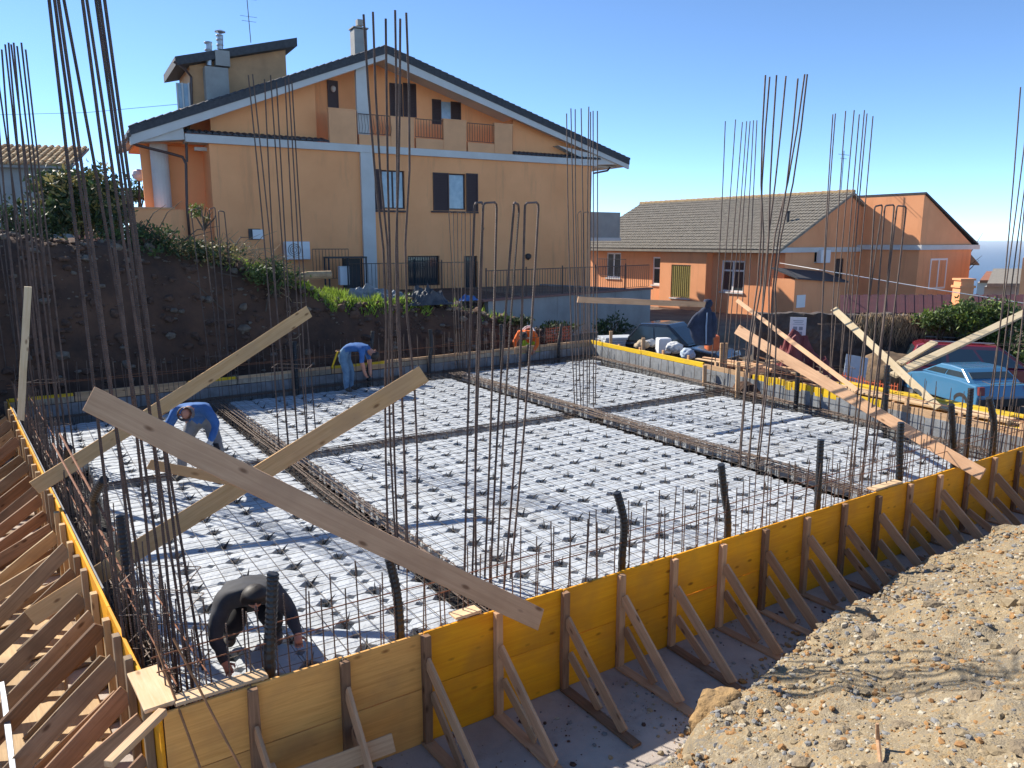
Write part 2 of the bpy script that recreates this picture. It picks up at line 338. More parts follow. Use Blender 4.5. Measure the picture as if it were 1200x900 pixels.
# earth breaking out of the banks: clods, joined
def stones_mesh(n, place, smin, smax, flat=.7):
    ico = []
    ph = (1+5**.5)/2
    bv = np.array([(-1,ph,0),(1,ph,0),(-1,-ph,0),(1,-ph,0),(0,-1,ph),(0,1,ph),(0,-1,-ph),(0,1,-ph),(ph,0,-1),(ph,0,1),(-ph,0,-1),(-ph,0,1)])/1.9
    bf = np.array([(0,11,5),(0,5,1),(0,1,7),(0,7,10),(0,10,11),(1,5,9),(5,11,4),(11,10,2),(10,7,6),(7,1,8),(3,9,4),(3,4,2),(3,2,6),(3,6,8),(3,8,9),(4,9,5),(2,4,11),(6,2,10),(8,6,7),(9,8,1)])
    mb = MB()
    for k in range(n):
        p = place()
        if p is None: continue
        s = smin*(smax/smin)**(RNG.random()**2.2)
        sc = s*np.array([RNG.uniform(.7,1.3), RNG.uniform(.7,1.3), RNG.uniform(.45,.9)*flat/.7])
        v = bv*RNG.uniform(.72,1.15,(12,1))*sc; a = RNG.uniform(0, 6.28); c, s_ = math.cos(a), math.sin(a)
        v = np.stack([v[:,0]*c-v[:,1]*s_, v[:,0]*s_+v[:,1]*c, v[:,2]], 1)+np.array(p)
        b = len(mb.v); mb.v += [tuple(q) for q in v]; mb.f += [tuple(int(i)+b for i in f) for f in bf]; mb.m += [int(RNG.integers(0, 4))]*20
    return mb
M['clod'] = mat('earth_clod', (.13,.07,.045), .95, (.06,.034,.024), 8)
M['clod2'] = mat('pale_clod', (.2,.16,.12), .95, (.12,.09,.07), 8)
def place_bank():
    p = RNG.uniform(-.25, .97); d = RNG.uniform(.9, 4.5); q = C1.lerp(C2, p)+NB*d
    return (q.x, q.y, gz(q.x, q.y)+.01)
o = build('earth_clods', stones_mesh(5200, place_bank, .025, .2), [M['clod'], M['clod'], M['clod'], M['clod2']], fix=False, kind='stuff')
o['label'] = 'brown earth clods and stones strewn over the cut bank'; o['category'] = 'earth clods'
# lean concrete floor of the pit
def grow(d): # footprint grown by d on each side (list order front,right,back,left)
    L = [(C0,C3,NF,d[0]), (C3,C2,NR,d[1]), (C2,C1,NB,d[2]), (C1,C0,NL,d[3])]; out = []
    for i in range(4):
        a0,b0,n0,e0 = L[i-1]; a1,b1,n1,e1_ = L[i]
        # intersect lines
        A = np.array([[n0.x,n0.y],[n1.x,n1.y]]); B = np.array([a0.dot(n0)+e0, a1.dot(n1)+e1_]); s = np.linalg.solve(A, B); out.append(Vector((s[0], s[1], 0)))
    return out   # corners: C0', C3', C2', C1'
g = grow([5.5,1.2,1.0,2.3]); mb = MB()
N = 24
for j in range(N+1):
    for i in range(N+1):
        p = g[0].lerp(g[1], i/N).lerp(g[3].lerp(g[2], i/N), j/N); mb.v.append((p.x, p.y, 0+.006*noise.noise((p.x,p.y,0))))
for j in range(N):
    for i in range(N): k = j*(N+1)+i; mb.f.append((k,k+1,k+N+2,k+N+1)); mb.m.append(0)
build('concrete_base', mb, M['concrete'], fix=False, kind='structure')
# sea
mb = MB().add([(-41000,500,-150),(41000,500,-150),(41000,59000,-150),(-41000,59000,-150)], [(0,1,2,3)])
M['sea'] = mat('sea_water', (.012,.05,.11), .35, bump=.3, bscale=.02)
build('sea', mb, M['sea'], kind='structure')
# ================================================================== GRAVEL BANK
EDGE = [(420,1180),(560,1010),(660,930),(735,894),(770,880),(803,868),(806,838),(835,812),(870,792),(905,766),(965,716),(1010,688),(1050,663),(1110,633),(1160,619),(1200,611),(1290,596),(1420,575)]
EP = [pz(u, v, .36) for u, v in EDGE]
acc = [0]
for a, b in zip(EP, EP[1:]): acc.append(acc[-1]+(b-a).length)
def edge_at(t):
    s = t*acc[-1]; return Vector((interp(s, acc, [p.x for p in EP]), interp(s, acc, [p.y for p in EP]), 0))
def grav_h(x, y, d):
    base = interp(d, [0,.05,.14,.4,1,2,4,6,9,14], [-.05,.14,.33,.45,.68,1.05,1.85,2.55,2.85,2.9])
    w = min(1, d/.25)
    return base+w*(.13*noise.noise((x*.8,y*.8,2))+.085*noise.noise((x*2.7,y*2.7,5))+.036*noise.noise((x*7,y*7,8))+.016*noise.noise((x*17,y*17,8))-.03*max(0,math.sin(d*3.1+.6*noise.noise((x*.5,y*.5,0))))**3)
ni, nj = 330, 170; mb = MB(); dd = [14*(j/nj)**2.0 for j in range(nj+1)]
GD = Vector((.50,-.866,0))
for j in range(nj+1):
    for i in range(ni+1):
        e = edge_at(i/ni); p = e+GD*dd[j]+Vector((noise.noise((e.x*2.3,e.y*2.3,1)), noise.noise((e.x*2.3,e.y*2.3,4)),0))*.10*max(0,1-dd[j])
        mb.v.append((p.x, p.y, grav_h(p.x, p.y, dd[j])))
for j in range(nj):
    for i in range(ni): k = j*(ni+1)+i; mb.f.append((k,k+ni+1,k+ni+2,k+1)); mb.m.append(0)
mb.smooth = True
def gravel_mat():
    m = bpy.data.materials.new('ochre_gravel'); m.use_nodes = True; nt = m.node_tree; L = nt.links; p = nt.nodes['Principled BSDF']; p.inputs['Roughness'].default_value = .95
    p.inputs['Specular IOR Level'].default_value = .15
    tc = nd(nt, 'ShaderNodeTexCoord')
    def vor(s):
        v = nd(nt, 'ShaderNodeTexVoronoi'); v.inputs['Scale'].default_value = s; L.new(tc.outputs['Object'], v.inputs['Vector'])
        sp = nd(nt, 'ShaderNodeSeparateColor'); L.new(v.outputs['Color'], sp.inputs[0]); return v, sp
    v1, s1 = vor(22); v2, s2 = vor(60)
    def ramp(sp):
        r = nd(nt, 'ShaderNodeValToRGB'); r.color_ramp.interpolation = 'CONSTANT'; e = r.color_ramp.elements
        e[0].position = 0; e[0].color = (.21,.17,.115,1); e[1].position = .3; e[1].color = (.28,.23,.155,1)
        for q, c in ((.52,(.20,.175,.14,1)), (.68,(.34,.20,.075,1)), (.80,(.40,.34,.24,1)), (.92,(.14,.14,.14,1))):
            x = e.new(q); x.color = c
        L.new(sp.outputs[0], r.inputs[0]); return r
    r1, r2 = ramp(s1), ramp(s2)
    n = nd(nt, 'ShaderNodeTexNoise'); n.inputs['Scale'].default_value = 9; n.inputs['Detail'].default_value = 8; L.new(tc.outputs['Object'], n.inputs['Vector'])
    mr = nd(nt, 'ShaderNodeMapRange'); mr.inputs[1].default_value = .45; mr.inputs[2].default_value = .55; L.new(n.outputs[0], mr.inputs[0])
    mx = nd(nt, 'ShaderNodeMixRGB'); L.new(mr.outputs[0], mx.inputs[0]); L.new(r2.outputs[0], mx.inputs[1]); L.new(r1.outputs[0], mx.inputs[2])
    n2 = nd(nt, 'ShaderNodeTexNoise'); n2.inputs['Scale'].default_value = 1.1; n2.inputs['Detail'].default_value = 7; L.new(tc.outputs['Object'], n2.inputs['Vector'])
    rr = nd(nt, 'ShaderNodeValToRGB'); rr.color_ramp.elements[0].position = .35; rr.color_ramp.elements[1].position = .65; rr.color_ramp.elements[0].color = (.25,.205,.14,1); rr.color_ramp.elements[1].color = (.35,.265,.15,1); L.new(n2.outputs[0], rr.inputs[0])
    m2 = nd(nt, 'ShaderNodeMixRGB'); m2.inputs[0].default_value = .55; L.new(mx.outputs[0], m2.inputs[1]); L.new(rr.outputs[0], m2.inputs[2])
    L.new(m2.outputs[0], p.inputs['Base Color'])
    ad = nd(nt, 'ShaderNodeMath', operation='ADD'); nb2 = nd(nt, 'ShaderNodeTexNoise'); nb2.inputs['Scale'].default_value = 55; nb2.inputs['Detail'].default_value = 6; nb2.inputs['Roughness'].default_value = .75; L.new(tc.outputs['Object'], nb2.inputs['Vector']); L.new(v2.outputs['Distance'], ad.inputs[0]); L.new(nb2.outputs[0], ad.inputs[1])
    bp = nd(nt, 'ShaderNodeBump'); bp.inputs['Strength'].default_value = .55; bp.inputs['Distance'].default_value = .016; bp.invert = True; L.new(ad.outputs[0], bp.inputs['Height']); L.new(bp.outputs[0], p.inputs['Normal'])
    return m
M['gravel'] = gravel_mat()
bank = build('gravel_bank', mb, M['gravel'], fix=False, kind='structure')
M['st0'] = mat('tan_stone', (.36,.28,.17), .9, (.25,.19,.11), 15, bump=.3); M['st1'] = mat('grey_stone', (.25,.245,.235), .9, (.16,.16,.16), 15, bump=.3)
M['st2'] = mat('rusty_stone', (.38,.21,.075), .9, (.26,.13,.05), 15, bump=.3); M['st3'] = mat('pale_stone', (.48,.43,.33), .9, (.36,.31,.23), 15, bump=.3)
def place_grav(dmax=7, p=1.5):
    def f():
        t = RNG.uniform(.12, .97); d = .06+dmax*RNG.random()**p
        if noise.noise((t*60, d*2.2, 3)) < -.1 and RNG.random() < .65: d = .06+dmax*RNG.random()**p
        e = edge_at(t)+GD*d
        return (e.x, e.y, grav_h(e.x, e.y, d)+.002)
    return f
o = build('gravel_pebbles', stones_mesh(34000, place_grav(), .005, .04), [M['st0'], M['st1'], M['st2'], M['st3']], bank, fix=False, kind='stuff')
def place_spill():
    t = RNG.uniform(.14, .97); e = edge_at(t)-GD*(abs(RNG.normal())*.16-.05); return (e.x, e.y, .008)
build('spilled_gravel', stones_mesh(3000, place_spill, .005, .045), [M['st0'], M['st1'], M['st2'], M['st3']], bank, fix=False, kind='stuff')
M['clodg'] = mat('gravelly_clod', (.27,.21,.135), .95, (.17,.13,.085), 14, bump=1, bscale=40)
build('gravel_clods', stones_mesh(900, place_grav(6, 1.2), .02, .11, .6), [M['clodg'], M['clodg'], M['st0'], M['clodg']], bank, fix=False, kind='stuff')
for k in range(70):
    me = stones_mesh(1, lambda: (0,0,0), .032, .085).mesh('stone'); mi = random.choice(['st0','st1','st2','st3','st0']); setmat(me, M[mi])
    for pl in me.polygons: pl.material_index = 0
    x, y, z = place_grav(5, 1.3)(); inst('stone', me, Matrix.Translation((x, y, z+.01)), bank)
# boulder at the toe and a stick stuck in the gravel
def rock(name, c, s, m, seed, parent=None, **kw):
    bm = bmesh.new(); bmesh.ops.create_icosphere(bm, subdivisions=4, radius=1)
    for v in bm.verts:
        n = 1+.28*noise.noise(v.co*1.3+Vector((seed,0,0)))+.13*noise.noise(v.co*3.1+Vector((0,seed,0)))+.05*noise.noise(v.co*8); v.co = Vector((v.co.x*s[0]*n, v.co.y*s[1]*n, v.co.z*s[2]*n))
    me = bpy.data.meshes.new(name); bm.to_mesh(me); bm.free(); setmat(me, m)
    me.polygons.foreach_set('use_smooth', [True]*len(me.polygons))
    return inst(name, me, Matrix.Translation(c), parent, **kw)
M['boulder'] = mat('ochre_boulder', (.36,.23,.10), .95, (.20,.13,.065), 9, bump=1, bscale=30, detail=9)
b_ = pz(846,842,.16); rock('boulder', b_, (.27,.22,.27), M['boulder'], 5, label='ochre boulder at the toe of the gravel bank beside the concrete strip', cat='boulder')
a_ = pz(1029,850,1.1); mbs = MB().tube([pz(1032,895,1.02), pz(1029,868,1.06), pz(1028,848,1.18)], [.012,.016,.011], 7)
build('broken_stick', mbs, M['aged'], label='short broken stick poking out of the gravel bank', cat='stick')
# crumbs, chips and dropped gravel on the concrete strip
def place_strip():
    d = .05+1.5*RNG.random()**.8; s = RNG.uniform(.2, 12.5); q = C0+(C3-C0).normalized()*s+NF*d
    if noise.noise((q.x*1.3,q.y*1.3,4)) < .05 and RNG.random() < .8: return None
    return (q.x, q.y, .006)
o = build('site_debris', stones_mesh(4200, place_strip, .004, .03), [M['st0'], M['st1'], M['st3'], M['clod']], fix=False, kind='stuff'); o['label'] = 'crumbs and dropped gravel on the concrete strip by the front formwork'; o['category'] = 'debris'
# ================================================================== THE RAFT
GA = math.radians(33); E1 = Vector((math.cos(GA), math.sin(GA), 0)); E2 = Vector((-math.sin(GA), math.cos(GA), 0))
bA = (pz(275,475,TZ)+pz(510,700,TZ))/2; bB = (pz(580,447,TZ)+pz(977,583,TZ))/2; bC = (pz(370,540,TZ)+pz(833,458,TZ))/2
def loc(p): return Vector((p.dot(E1), p.dot(E2), 0))
def wrl(a, b, z=0): v = E1*a+E2*b; return Vector((v.x, v.y, z))
aA, aB, bCc = loc(bA).x, loc(bB).x, loc(bC).y
def inside(p): return min(-sd_(p, C0, NF), -sd_(p, C3, NR), -sd_(p, C1, NB), -sd_(p, C0, NL))
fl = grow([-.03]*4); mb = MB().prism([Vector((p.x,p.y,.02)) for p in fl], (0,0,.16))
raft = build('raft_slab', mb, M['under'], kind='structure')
PT = .56
def tile_mesh():
    mb = MB(); h = PT/2-.0015; c = .118; n = .058; w = .055
    out = []
    # outline going round: cut corners (hole at each corner) and a notch in the middle of each side
    q = [(-h+c,-h), (-w,-h), (0,-h+n), (w,-h), (h-c,-h)]
    for r in range(4):
        cs, sn = [(1,0),(0,1),(-1,0),(0,-1)][r]
        out += [(x*cs-y*sn, x*sn+y*cs) for x, y in q]
    N = len(out)
    def ring(k, z): return [(x*k, y*k, z) for x, y in out]
    vs = ring(1,-.20)+ring(1,-.007)+ring(.985,-.002)+ring(.72,.002)+ring(.30,.004)+[(0,0,.001)]
    fs = []
    for L in range(4):
        for i in range(N): j = (i+1) % N; fs.append((L*N+i, L*N+j, (L+1)*N+j, (L+1)*N+i))
    for i in range(N): fs.append((4*N+i, 4*N+(i+1) % N, 5*N))
    mb.add(vs, fs)
    return mb
TM = tile_mesh()
tiles = []
LP = [loc(c) for c in (C0, C1, C2, C3)]
a0, a1 = min(p.x for p in LP), max(p.x for p in LP); b0, b1 = min(p.y for p in LP), max(p.y for p in LP)
def cells():
    segs_a = [(a0, aA-.25), (aA+.25, aB-.28), (aB+.28, a1)]; segs_b = [(b0, bCc-.18), (bCc+.18, b1)]
    for si, (x0, x1) in enumerate(segs_a):
        for sj, (y0, y1) in enumerate(segs_b):
            # start grids from the beams
            xs = np.arange(x1-PT/2, x0, -PT) if si == 0 else np.arange(x0+PT/2, x1, PT)
            ys = np.arange(y1-PT/2, y0, -PT) if sj == 0 else np.arange(y0+PT/2, y1, PT)
            for x in xs:
                if si == 1 and x+PT/2 > x1+.1: continue
                for y in ys: yield float(x), float(y)
for x, y in cells():
    p = wrl(x, y)
    m_ = min(inside(wrl(x+sx*PT/2, y+sy*PT/2)) for sx in (-1,1) for sy in (-1,1))
    if m_ > .30:
        u, v = proj((p.x, p.y, TZ)); tiles.append((p.y, x, y))
tiles.sort(); tme = TM.mesh('void_former'); setmat(tme, M['tile']); fixn(tme)
Rz = Matrix.Rotation(GA, 4, 'Z'); far = MB(); chairs = MB()
def star(p, s, seed):
    r = random.Random(seed)
    for k in range(3):
        a = k*2.094+r.uniform(-1.2,1.2)+.6; L = s*(r.uniform(.9,1.25) if k == 0 else r.uniform(.25,.7)); c, s_ = math.cos(a), math.sin(a)
        tip = (p.x+c*L*.8, p.y+s_*L*.8, p.z+.04+L*.55); w = .022
        b_ = [(p.x-s_*w, p.y+c*w, p.z-.02), (p.x+s_*w, p.y-c*w, p.z-.02), (p.x+c*w, p.y+s_*w, p.z+.05)]
        chairs.add(b_+[tip], [(0,1,2),(0,1,3),(1,2,3),(2,0,3)])
for i, (_, x, y) in enumerate(tiles):
    p = wrl(x, y, TZ); jit = random.uniform(-.004, .004); rot = Matrix.Rotation(random.uniform(-.012,.012), 4, 'Z')
    mtx = Matrix.Translation((p.x, p.y, p.z+jit)) @ Rz @ rot @ Matrix.Rotation(random.uniform(-.007,.007), 4, 'X') @ Matrix.Rotation(random.uniform(-.007,.007), 4, 'Y')
    if i < 300: inst('void_former', tme, mtx, raft)
    else:
        far.add([mtx @ Vector(v) for v in TM.v], TM.f)
    star(wrl(x+PT/2, y+PT/2, TZ-.03), .13, i)
o = build('void_former_field', far, M['tile'], raft, kind='stuff'); 
build('spacer_field', chairs, M['chair'], raft, kind='stuff')
# thin mesh wires over the formers
def clip(p, d):   # interval of line inside the footprint
    t0, t1 = -99, 99
    for a, n in ((C0,NF),(C3,NR),(C1,NB),(C0,NL)):
        den = d.dot(n); num = -.12-sd_(p, a, n)
        if abs(den) < 1e-6: continue
        t = num/den
        if den > 0: t1 = min(t1, t)
        else: t0 = max(t0, t)
    return t0, t1
wires = MB()
for (d, o2, lo, hi, zz) in ((E1, E2, b0, b1, .545), (E2, E1, a0, a1, .553)):
    k = lo+.1
    while k < hi:
        p = o2*k+o2*random.uniform(-.02,.02); t0, t1 = clip(p, d)
        if t1-t0 > .6:
            n = max(2, int((t1-t0)/.9)); pts = []
            for i in range(n+1):
                q = p+d*lerp(t0, t1, i/n); pts.append((q.x+random.uniform(-.012,.012), q.y+random.uniform(-.012,.012), zz+random.uniform(-.014,.014)))
            wires.tube(pts, .0037, 4, False)
        k += .21
w = build('reinforcement_mesh', wires, M['mesh'], fix=False, kind='stuff')
w['label'] = 'thin steel mesh wires laid over the pale void formers'; w['category'] = 'wire mesh'
# ---------------------------------------------------------------- beam cages
def stirrup_mesh(w, h, r=.005):
    mb = MB(); c = [(0,-w/2,-h/2),(0,w/2,-h/2),(0,w/2,h/2),(0,-w/2,h/2),(0,-w/2,-h/2)]
    for a, b in zip(c, c[1:]): mb.tube([a, b], r, 4, False)
    me = mb.mesh('stirrup'); setmat(me, M['rebar_x']); return me
SM = {}
def cage(name, A, B, w, z0, z1, nb, label, step=.22, extra=0, r=.008):
    A, B = Vector(A), Vector(B); A.z = B.z = 0; d = (B-A).normalized(); s = Vector((-d.y, d.x, 0)); L = (B-A).length
    root = empty(name, A, label, 'rebar cage', 'beam cages in the raft')
    me = SM.setdefault((w, z0, z1), stirrup_mesh(w, z1-z0)); k = .1; rr = random.Random(name+label)
    while k < L:
        p = A+d*k+Vector((0,0,(z0+z1)/2)); lean = rr.uniform(-.07,.07)
        mt = axes(p, p+d*.9+s*lean*.9) @ Matrix.Scale(rr.uniform(.96,1.06), 4, (0,0,1)); inst('stirrup', me, mt, root); k += step*rr.uniform(.8,1.2)
    lb = SHARED.setdefault(('lb', round(L,1), r), None)
    for z in (z0+.012, z1-.012):
        for i in range(nb):
            off = (-.5+(i/(nb-1)))*(w-.03)+rr.uniform(-.012,.012)
            pts = []; n = int(L/1.2)+2
            for q in range(n+1):
                pp = A+d*(L*q/n+rr.uniform(-.1,.1)*(0 if 0<q<n else 1))+s*(off+rr.uniform(-.012,.012)); pts.append((pp.x, pp.y, z+rr.uniform(-.008,.008)))
            build('longitudinal_bar', MB().tube(pts, r, 5), M['rebar_x'], root, fix=False)
    for q in range(extra):     # loose splice bars lying on top
        t = rr.uniform(0, .8); l = rr.uniform(1.5, 3.5); off = rr.uniform(-w*.6, w*.6)
        a_, b_ = A+d*(L*t)+s*off, A+d*min(L, L*t+l)+s*(off+rr.uniform(-.1,.1)); build('splice_bar', MB().tube([(a_.x,a_.y,z1+.012), (b_.x,b_.y,z1+.014)], .007, 5), M['rebar_x'], root, fix=False)
    return root
def seg(p, d, m0=0, m1=0):
    t0, t1 = clip(p, d); return p+d*(t0+m0), p+d*(t1-m1)
P, Q = seg(E1*aA, E2); cage('beam_cage', P, Q, .40, .22, .60, 5, 'rebar cage of the beam crossing the raft nearest the left formwork', .2, 10)
P, Q = seg(E1*aB, E2); cage('beam_cage', P, Q, .46, .22, .60, 6, 'long rebar cage running from the far formwork to the front through mid raft', .2, 16)
c1_ = wrl(aA+.22, bCc); c2_ = wrl(aB-.25, bCc); c3_ = wrl(aB+.25, bCc); P, Q = seg(E2*bCc, E1)
cage('beam_cage', P, wrl(aA-.22, bCc), .26, .26, .56, 4, 'short cross beam cage against the left formwork', .24)
cage('beam_cage', c1_, c2_, .26, .26, .57, 4, 'cross beam cage between the two long cages', .24, 3)
cage('beam_cage', c3_, Q, .26, .26, .57, 4, 'cross beam cage reaching the grey right-hand formwork', .24, 3)
ins = grow([-.2]*4)   # C0', C3', C2', C1'
cage('perimeter_cage', ins[0], ins[1], .24, .22, .60, 4, 'rebar cage along the inside of the front formwork', .2)
cage('perimeter_cage', ins[1], ins[2], .26, .22, .58, 5, 'rebar cage along the foot of the grey right-hand formwork', .2, 8)
cage('perimeter_cage', ins[2], ins[3], .26, .22, .58, 5, 'rebar cage along the foot of the far formwork', .22, 6)
cage('perimeter_cage', ins[3], ins[0], .24, .22, .60, 4, 'rebar cage along the inside of the left formwork', .2)
# ================================================================== FORMWORK
def hitplane(u, v, A, n, off):     # pixel ray against the vertical plane at distance off outside line A
    d = ray(u, v); t = (off-(Vector((CAM.x,CAM.y,0))-A).dot(n))/(d.x*n.x+d.y*n.y); return CAM+d*t
UP = Vector((0,0,1))
# ---------------- front
fw = empty('front_formwork', C0, 'yellow plywood formwork wall along the front with timber battens and raking braces', 'formwork')
FD = (C3-C0).normalized(); FL = (C3-C0).length
bx = [295,403,498,583,662,728,790,847,897,946,990,1030,1067,1102,1135,1166,1195]
bs = []
for u in bx:
    v = 833+(u-190)*(524-833)/(1195-190); q = hitplane(u, v, C0, NF, .05); bs.append((q-C0).dot(FD))
while bs[-1] < FL-.3: bs.append(bs[-1]+.62)
edges_ = [0]+bs+[FL]
rr = random.Random(3)
for i in range(len(edges_)-1):
    s0, s1 = edges_[i]+.004, edges_[i+1]-.004
    m = M['panel_pale'] if i < 3 else M['panel']
    for (z0, z1) in ((.0,.522),(.526,1.05+rr.uniform(-.012,.004))):
        off = .014+rr.uniform(0,.004); a = C0+FD*s0+NF*off; b = C0+FD*s1+NF*off; zm = (z0+z1)/2
        plank('panel', (a.x,a.y,zm), (b.x,b.y,zm), z1-z0, .026, m, fw, up=NF, rough=.0008, bev=.003)
for i, s in enumerate(bs):
    near = i < 2
    mt = M['aged'] if rr.random() < .55 else M['aged_dark']
    a = C0+FD*s+NF*.062
    plank('batten', (a.x,a.y,.0), (a.x,a.y,1.05-rr.uniform(0,.05)), .075, .06, mt, fw, up=NF)
    lat = rr.uniform(-.05,.05); ln = rr.uniform(.86,1.02)
    side = FD*.062
    # sole board on the concrete
    p0 = C0+FD*s+NF*.05; p1 = p0+NF*(ln+.12)+FD*lat
    plank('sole_board', (p0.x,p0.y,.016), (p1.x,p1.y,.016), .11, .026, M['aged'] if rr.random()<.6 else M['aged_dark'], fw, cut=.02)
    zt = rr.uniform(.70,.80); q0 = C0+FD*s+NF*.09+side*(.0); q1 = C0+FD*s+NF*ln+FD*lat
    plank('brace', (q0.x,q0.y,zt), (q1.x,q1.y,.055), .125, .03, M['aged'], fw, up=FD, cut=.03)
    q2 = C0+FD*s+NF*.09+FD*.034; q3 = C0+FD*s+NF*(ln*rr.uniform(.52,.66))+FD*(.034+lat*.5)
    plank('strut', (q2.x,q2.y,zt-rr.uniform(.30,.40)), (q3.x,q3.y,.05), .105, .028, M['aged'] if rr.random()<.7 else M['pine'], fw, up=FD, cut=.03)
for (u0, u1) in ((205,312),(530,560),(1020,1052)):   # loose cap boards lying on the top edge
    a = hitplane(u0, 833+(u0-190)*-.3075, C0, NF, -.06); b = hitplane(u1, 833+(u1-190)*-.3075, C0, NF, -.06)
    plank('cap_board', (a.x,a.y,1.066), (b.x,b.y,1.066), .14, .025, M['pine_pale'], fw)
M['brace_l'] = wood('weathered_brown_board', (.31,.225,.145), (.21,.145,.09), stain=(.15,.105,.07), vary=.35)
M['brace2l'] = wood('tan_left_board', (.50,.36,.20), (.39,.26,.135), stain=(.28,.19,.11), vary=.2)
# ---------------- left: yellow boards, seen from above, with a thicket of braces outside
lw = empty('left_formwork', C0, 'yellow board formwork along the left edge with many raking timber braces outside', 'formwork')
LD = (C1-C0).normalized(); LL = (C1-C0).length; rr = random.Random(5)
s = 0; k = 0
while s < LL:
    s1 = min(LL, s+2.0)
    for (z0, z1) in ((0,.52),(.524,1.05)):
        a = C0+LD*(s+.003)+NL*.014; b = C0+LD*(s1-.003)+NL*.014; plank('panel', (a.x,a.y,(z0+z1)/2), (b.x,b.y,(z0+z1)/2), z1-z0, .026, M['panel'], lw, up=NL, rough=.001)
    s = s1
s = .25
while s < LL-.2:
    a = C0+LD*s+NL*.062; mt = M['brace2l'] if rr.random() < .5 else M['brace_l']
    plank('batten', (a.x,a.y,0), (a.x,a.y,1.05-rr.uniform(-.06,.06)), .085, .06, mt, lw, up=NL)
    ln = rr.uniform(.95,1.25); lat = rr.uniform(-.30,.30)
    p0 = C0+LD*s+NL*.05; p1 = p0+NL*(ln+.15)+LD*lat
    plank('sole_board', (p0.x,p0.y,.016), (p1.x,p1.y,.016), .16, .026, M['brace_l'], lw, cut=.03)
    zt = rr.uniform(.62,.95); q0 = C0+LD*s+NL*.09; q1 = C0+LD*s+NL*ln+LD*lat
    plank('brace', (q0.x,q0.y,zt), (q1.x,q1.y,.06), .16, .035, M[rr.choice(['brace2l','brace_l','brace_l','brace_l','aged_dark'])], lw, up=LD+UP*rr.uniform(-.3,.3), cut=.06)
    if rr.random() < .75:
        q2 = C0+LD*(s+.05)+NL*.09; q3 = C0+LD*(s+.05)+NL*(ln*.62)
        plank('strut', (q2.x,q2.y,zt-.33), (q3.x,q3.y,.04), .10, .028, M['brace_l'] if rr.random()<.5 else M['aged_dark'], lw, up=LD, cut=.05)
    s += rr.uniform(.48,.66)
ca, cb = C0+LD*.02+NL*.0, C0+LD*.62
plank('cap_board', (ca.x,ca.y,1.07), (cb.x,cb.y,1.07), .22, .03, M['pine_pale'], lw)
plank('cap_board', (ca.x-.1,ca.y-.55,1.02), (ca.x+.02,ca.y-.02,1.05), .07, .05, M['pine'], lw)
for s0, s1 in ((2.5,6.4),(7.0,13.2)):     # dark liner boards against the inside of the wall
    a = C0+LD*s0-NL*.02; b = C0+LD*min(s1,LL-.1)-NL*.02; plank('liner_board', (a.x,a.y,.60), (b.x,b.y,.60), .86, .018, M['greyboard'], lw, up=NL, rough=.002)
# ---------------- far
bw = empty('far_formwork', C1, 'far formwork of grey liner boards topped with pale timber strips below the earth bank', 'formwork')
BD = (C2-C1).normalized(); BL = (C2-C1).length; rr = random.Random(8); s = 0
while s < BL:
    s1 = min(BL, s+2.5); a = C1+BD*(s+.004)+NB*.012; b = C1+BD*(s1-.004)+NB*.012
    plank('liner_board', (a.x,a.y,.41), (b.x,b.y,.41), .82, .02, M['greyboard'], bw, up=NB, rough=.001); s = s1
s = 0
while s < BL:
    l = rr.uniform(.9,2.4); s1 = min(BL, s+l); y0 = .835+rr.uniform(-.01,.01); a = C1+BD*(s+.01)+NB*.002; b = C1+BD*(s1-.01)+NB*.002
    plank('timber_strip', (a.x,a.y,.905), (b.x,b.y,.905), .13, .03, M['paleblock'] if rr.random()<.6 else M['pine'], bw, up=NB)
    a = C1+BD*(s+.02)+NB*.02; b = C1+BD*(s1-.02)+NB*.02
    plank('cap_board', (a.x,a.y,1.01+rr.uniform(-.01,.01)), (b.x,b.y,1.01+rr.uniform(-.01,.01)), .075, .05, M['yellow'] if rr.random()<.3 else M['pine'], bw, up=NB)
    s = s1
# ---------------- right
rw = empty('right_formwork', C3, 'sunlit grey formwork along the right edge capped with bright yellow and pine boards', 'formwork')
RD = (C2-C3).normalized(); RL = (C2-C3).length; rr = random.Random(9); s = 0
while s < RL:
    s1 = min(RL, s+rr.uniform(.55,.9)); a = C3+RD*(s+.004)+NR*(.012+rr.uniform(0,.006)); b = C3+RD*(s1-.004)+NR*(.012+rr.uniform(0,.006))
    plank('liner_board', (a.x,a.y,.45), (b.x,b.y,.45), .90, .02, M['greyboard'], rw, up=NR, rough=.0015); s = s1
def rs_of(u, v): q = hitplane(u, v, C3, NR, 0); return (q-C3).dot(RD)
sY0, sY1, sY2, sY3 = rs_of(692,398), rs_of(824,430), rs_of(879,441), rs_of(1000,464)
def rcap(s0, s1, z, w, h, m, off=.03, nm='cap_board'):
    a, b = C3+RD*s0+NR*off, C3+RD*s1+NR*off; plank(nm, (a.x,a.y,z), (b.x,b.y,z), w, h, M[m], rw, up=NR)
rcap(sY1+.02, (sY0+sY1)/2-.01, .985, .14, .05, 'yellow'); rcap((sY0+sY1)/2+.01, min(sY0,RL)-.02, .975, .13, .05, 'yellow'); rcap(sY2+.02, sY1-.02, .96, .13, .04, 'pine')
s = sY3
while s < sY2-.1:
    rcap(s+.01, s+.20, .93+rr.uniform(-.01,.02), .20, .05, 'yellow'); s += .22
s = 0
while s < sY3-.3:
    l = rr.uniform(1.2,2.2); rcap(s+.01, min(sY3,s+l)-.01, .96, .16, .05, 'yellow' if rr.random()<.6 else 'pine'); s += l
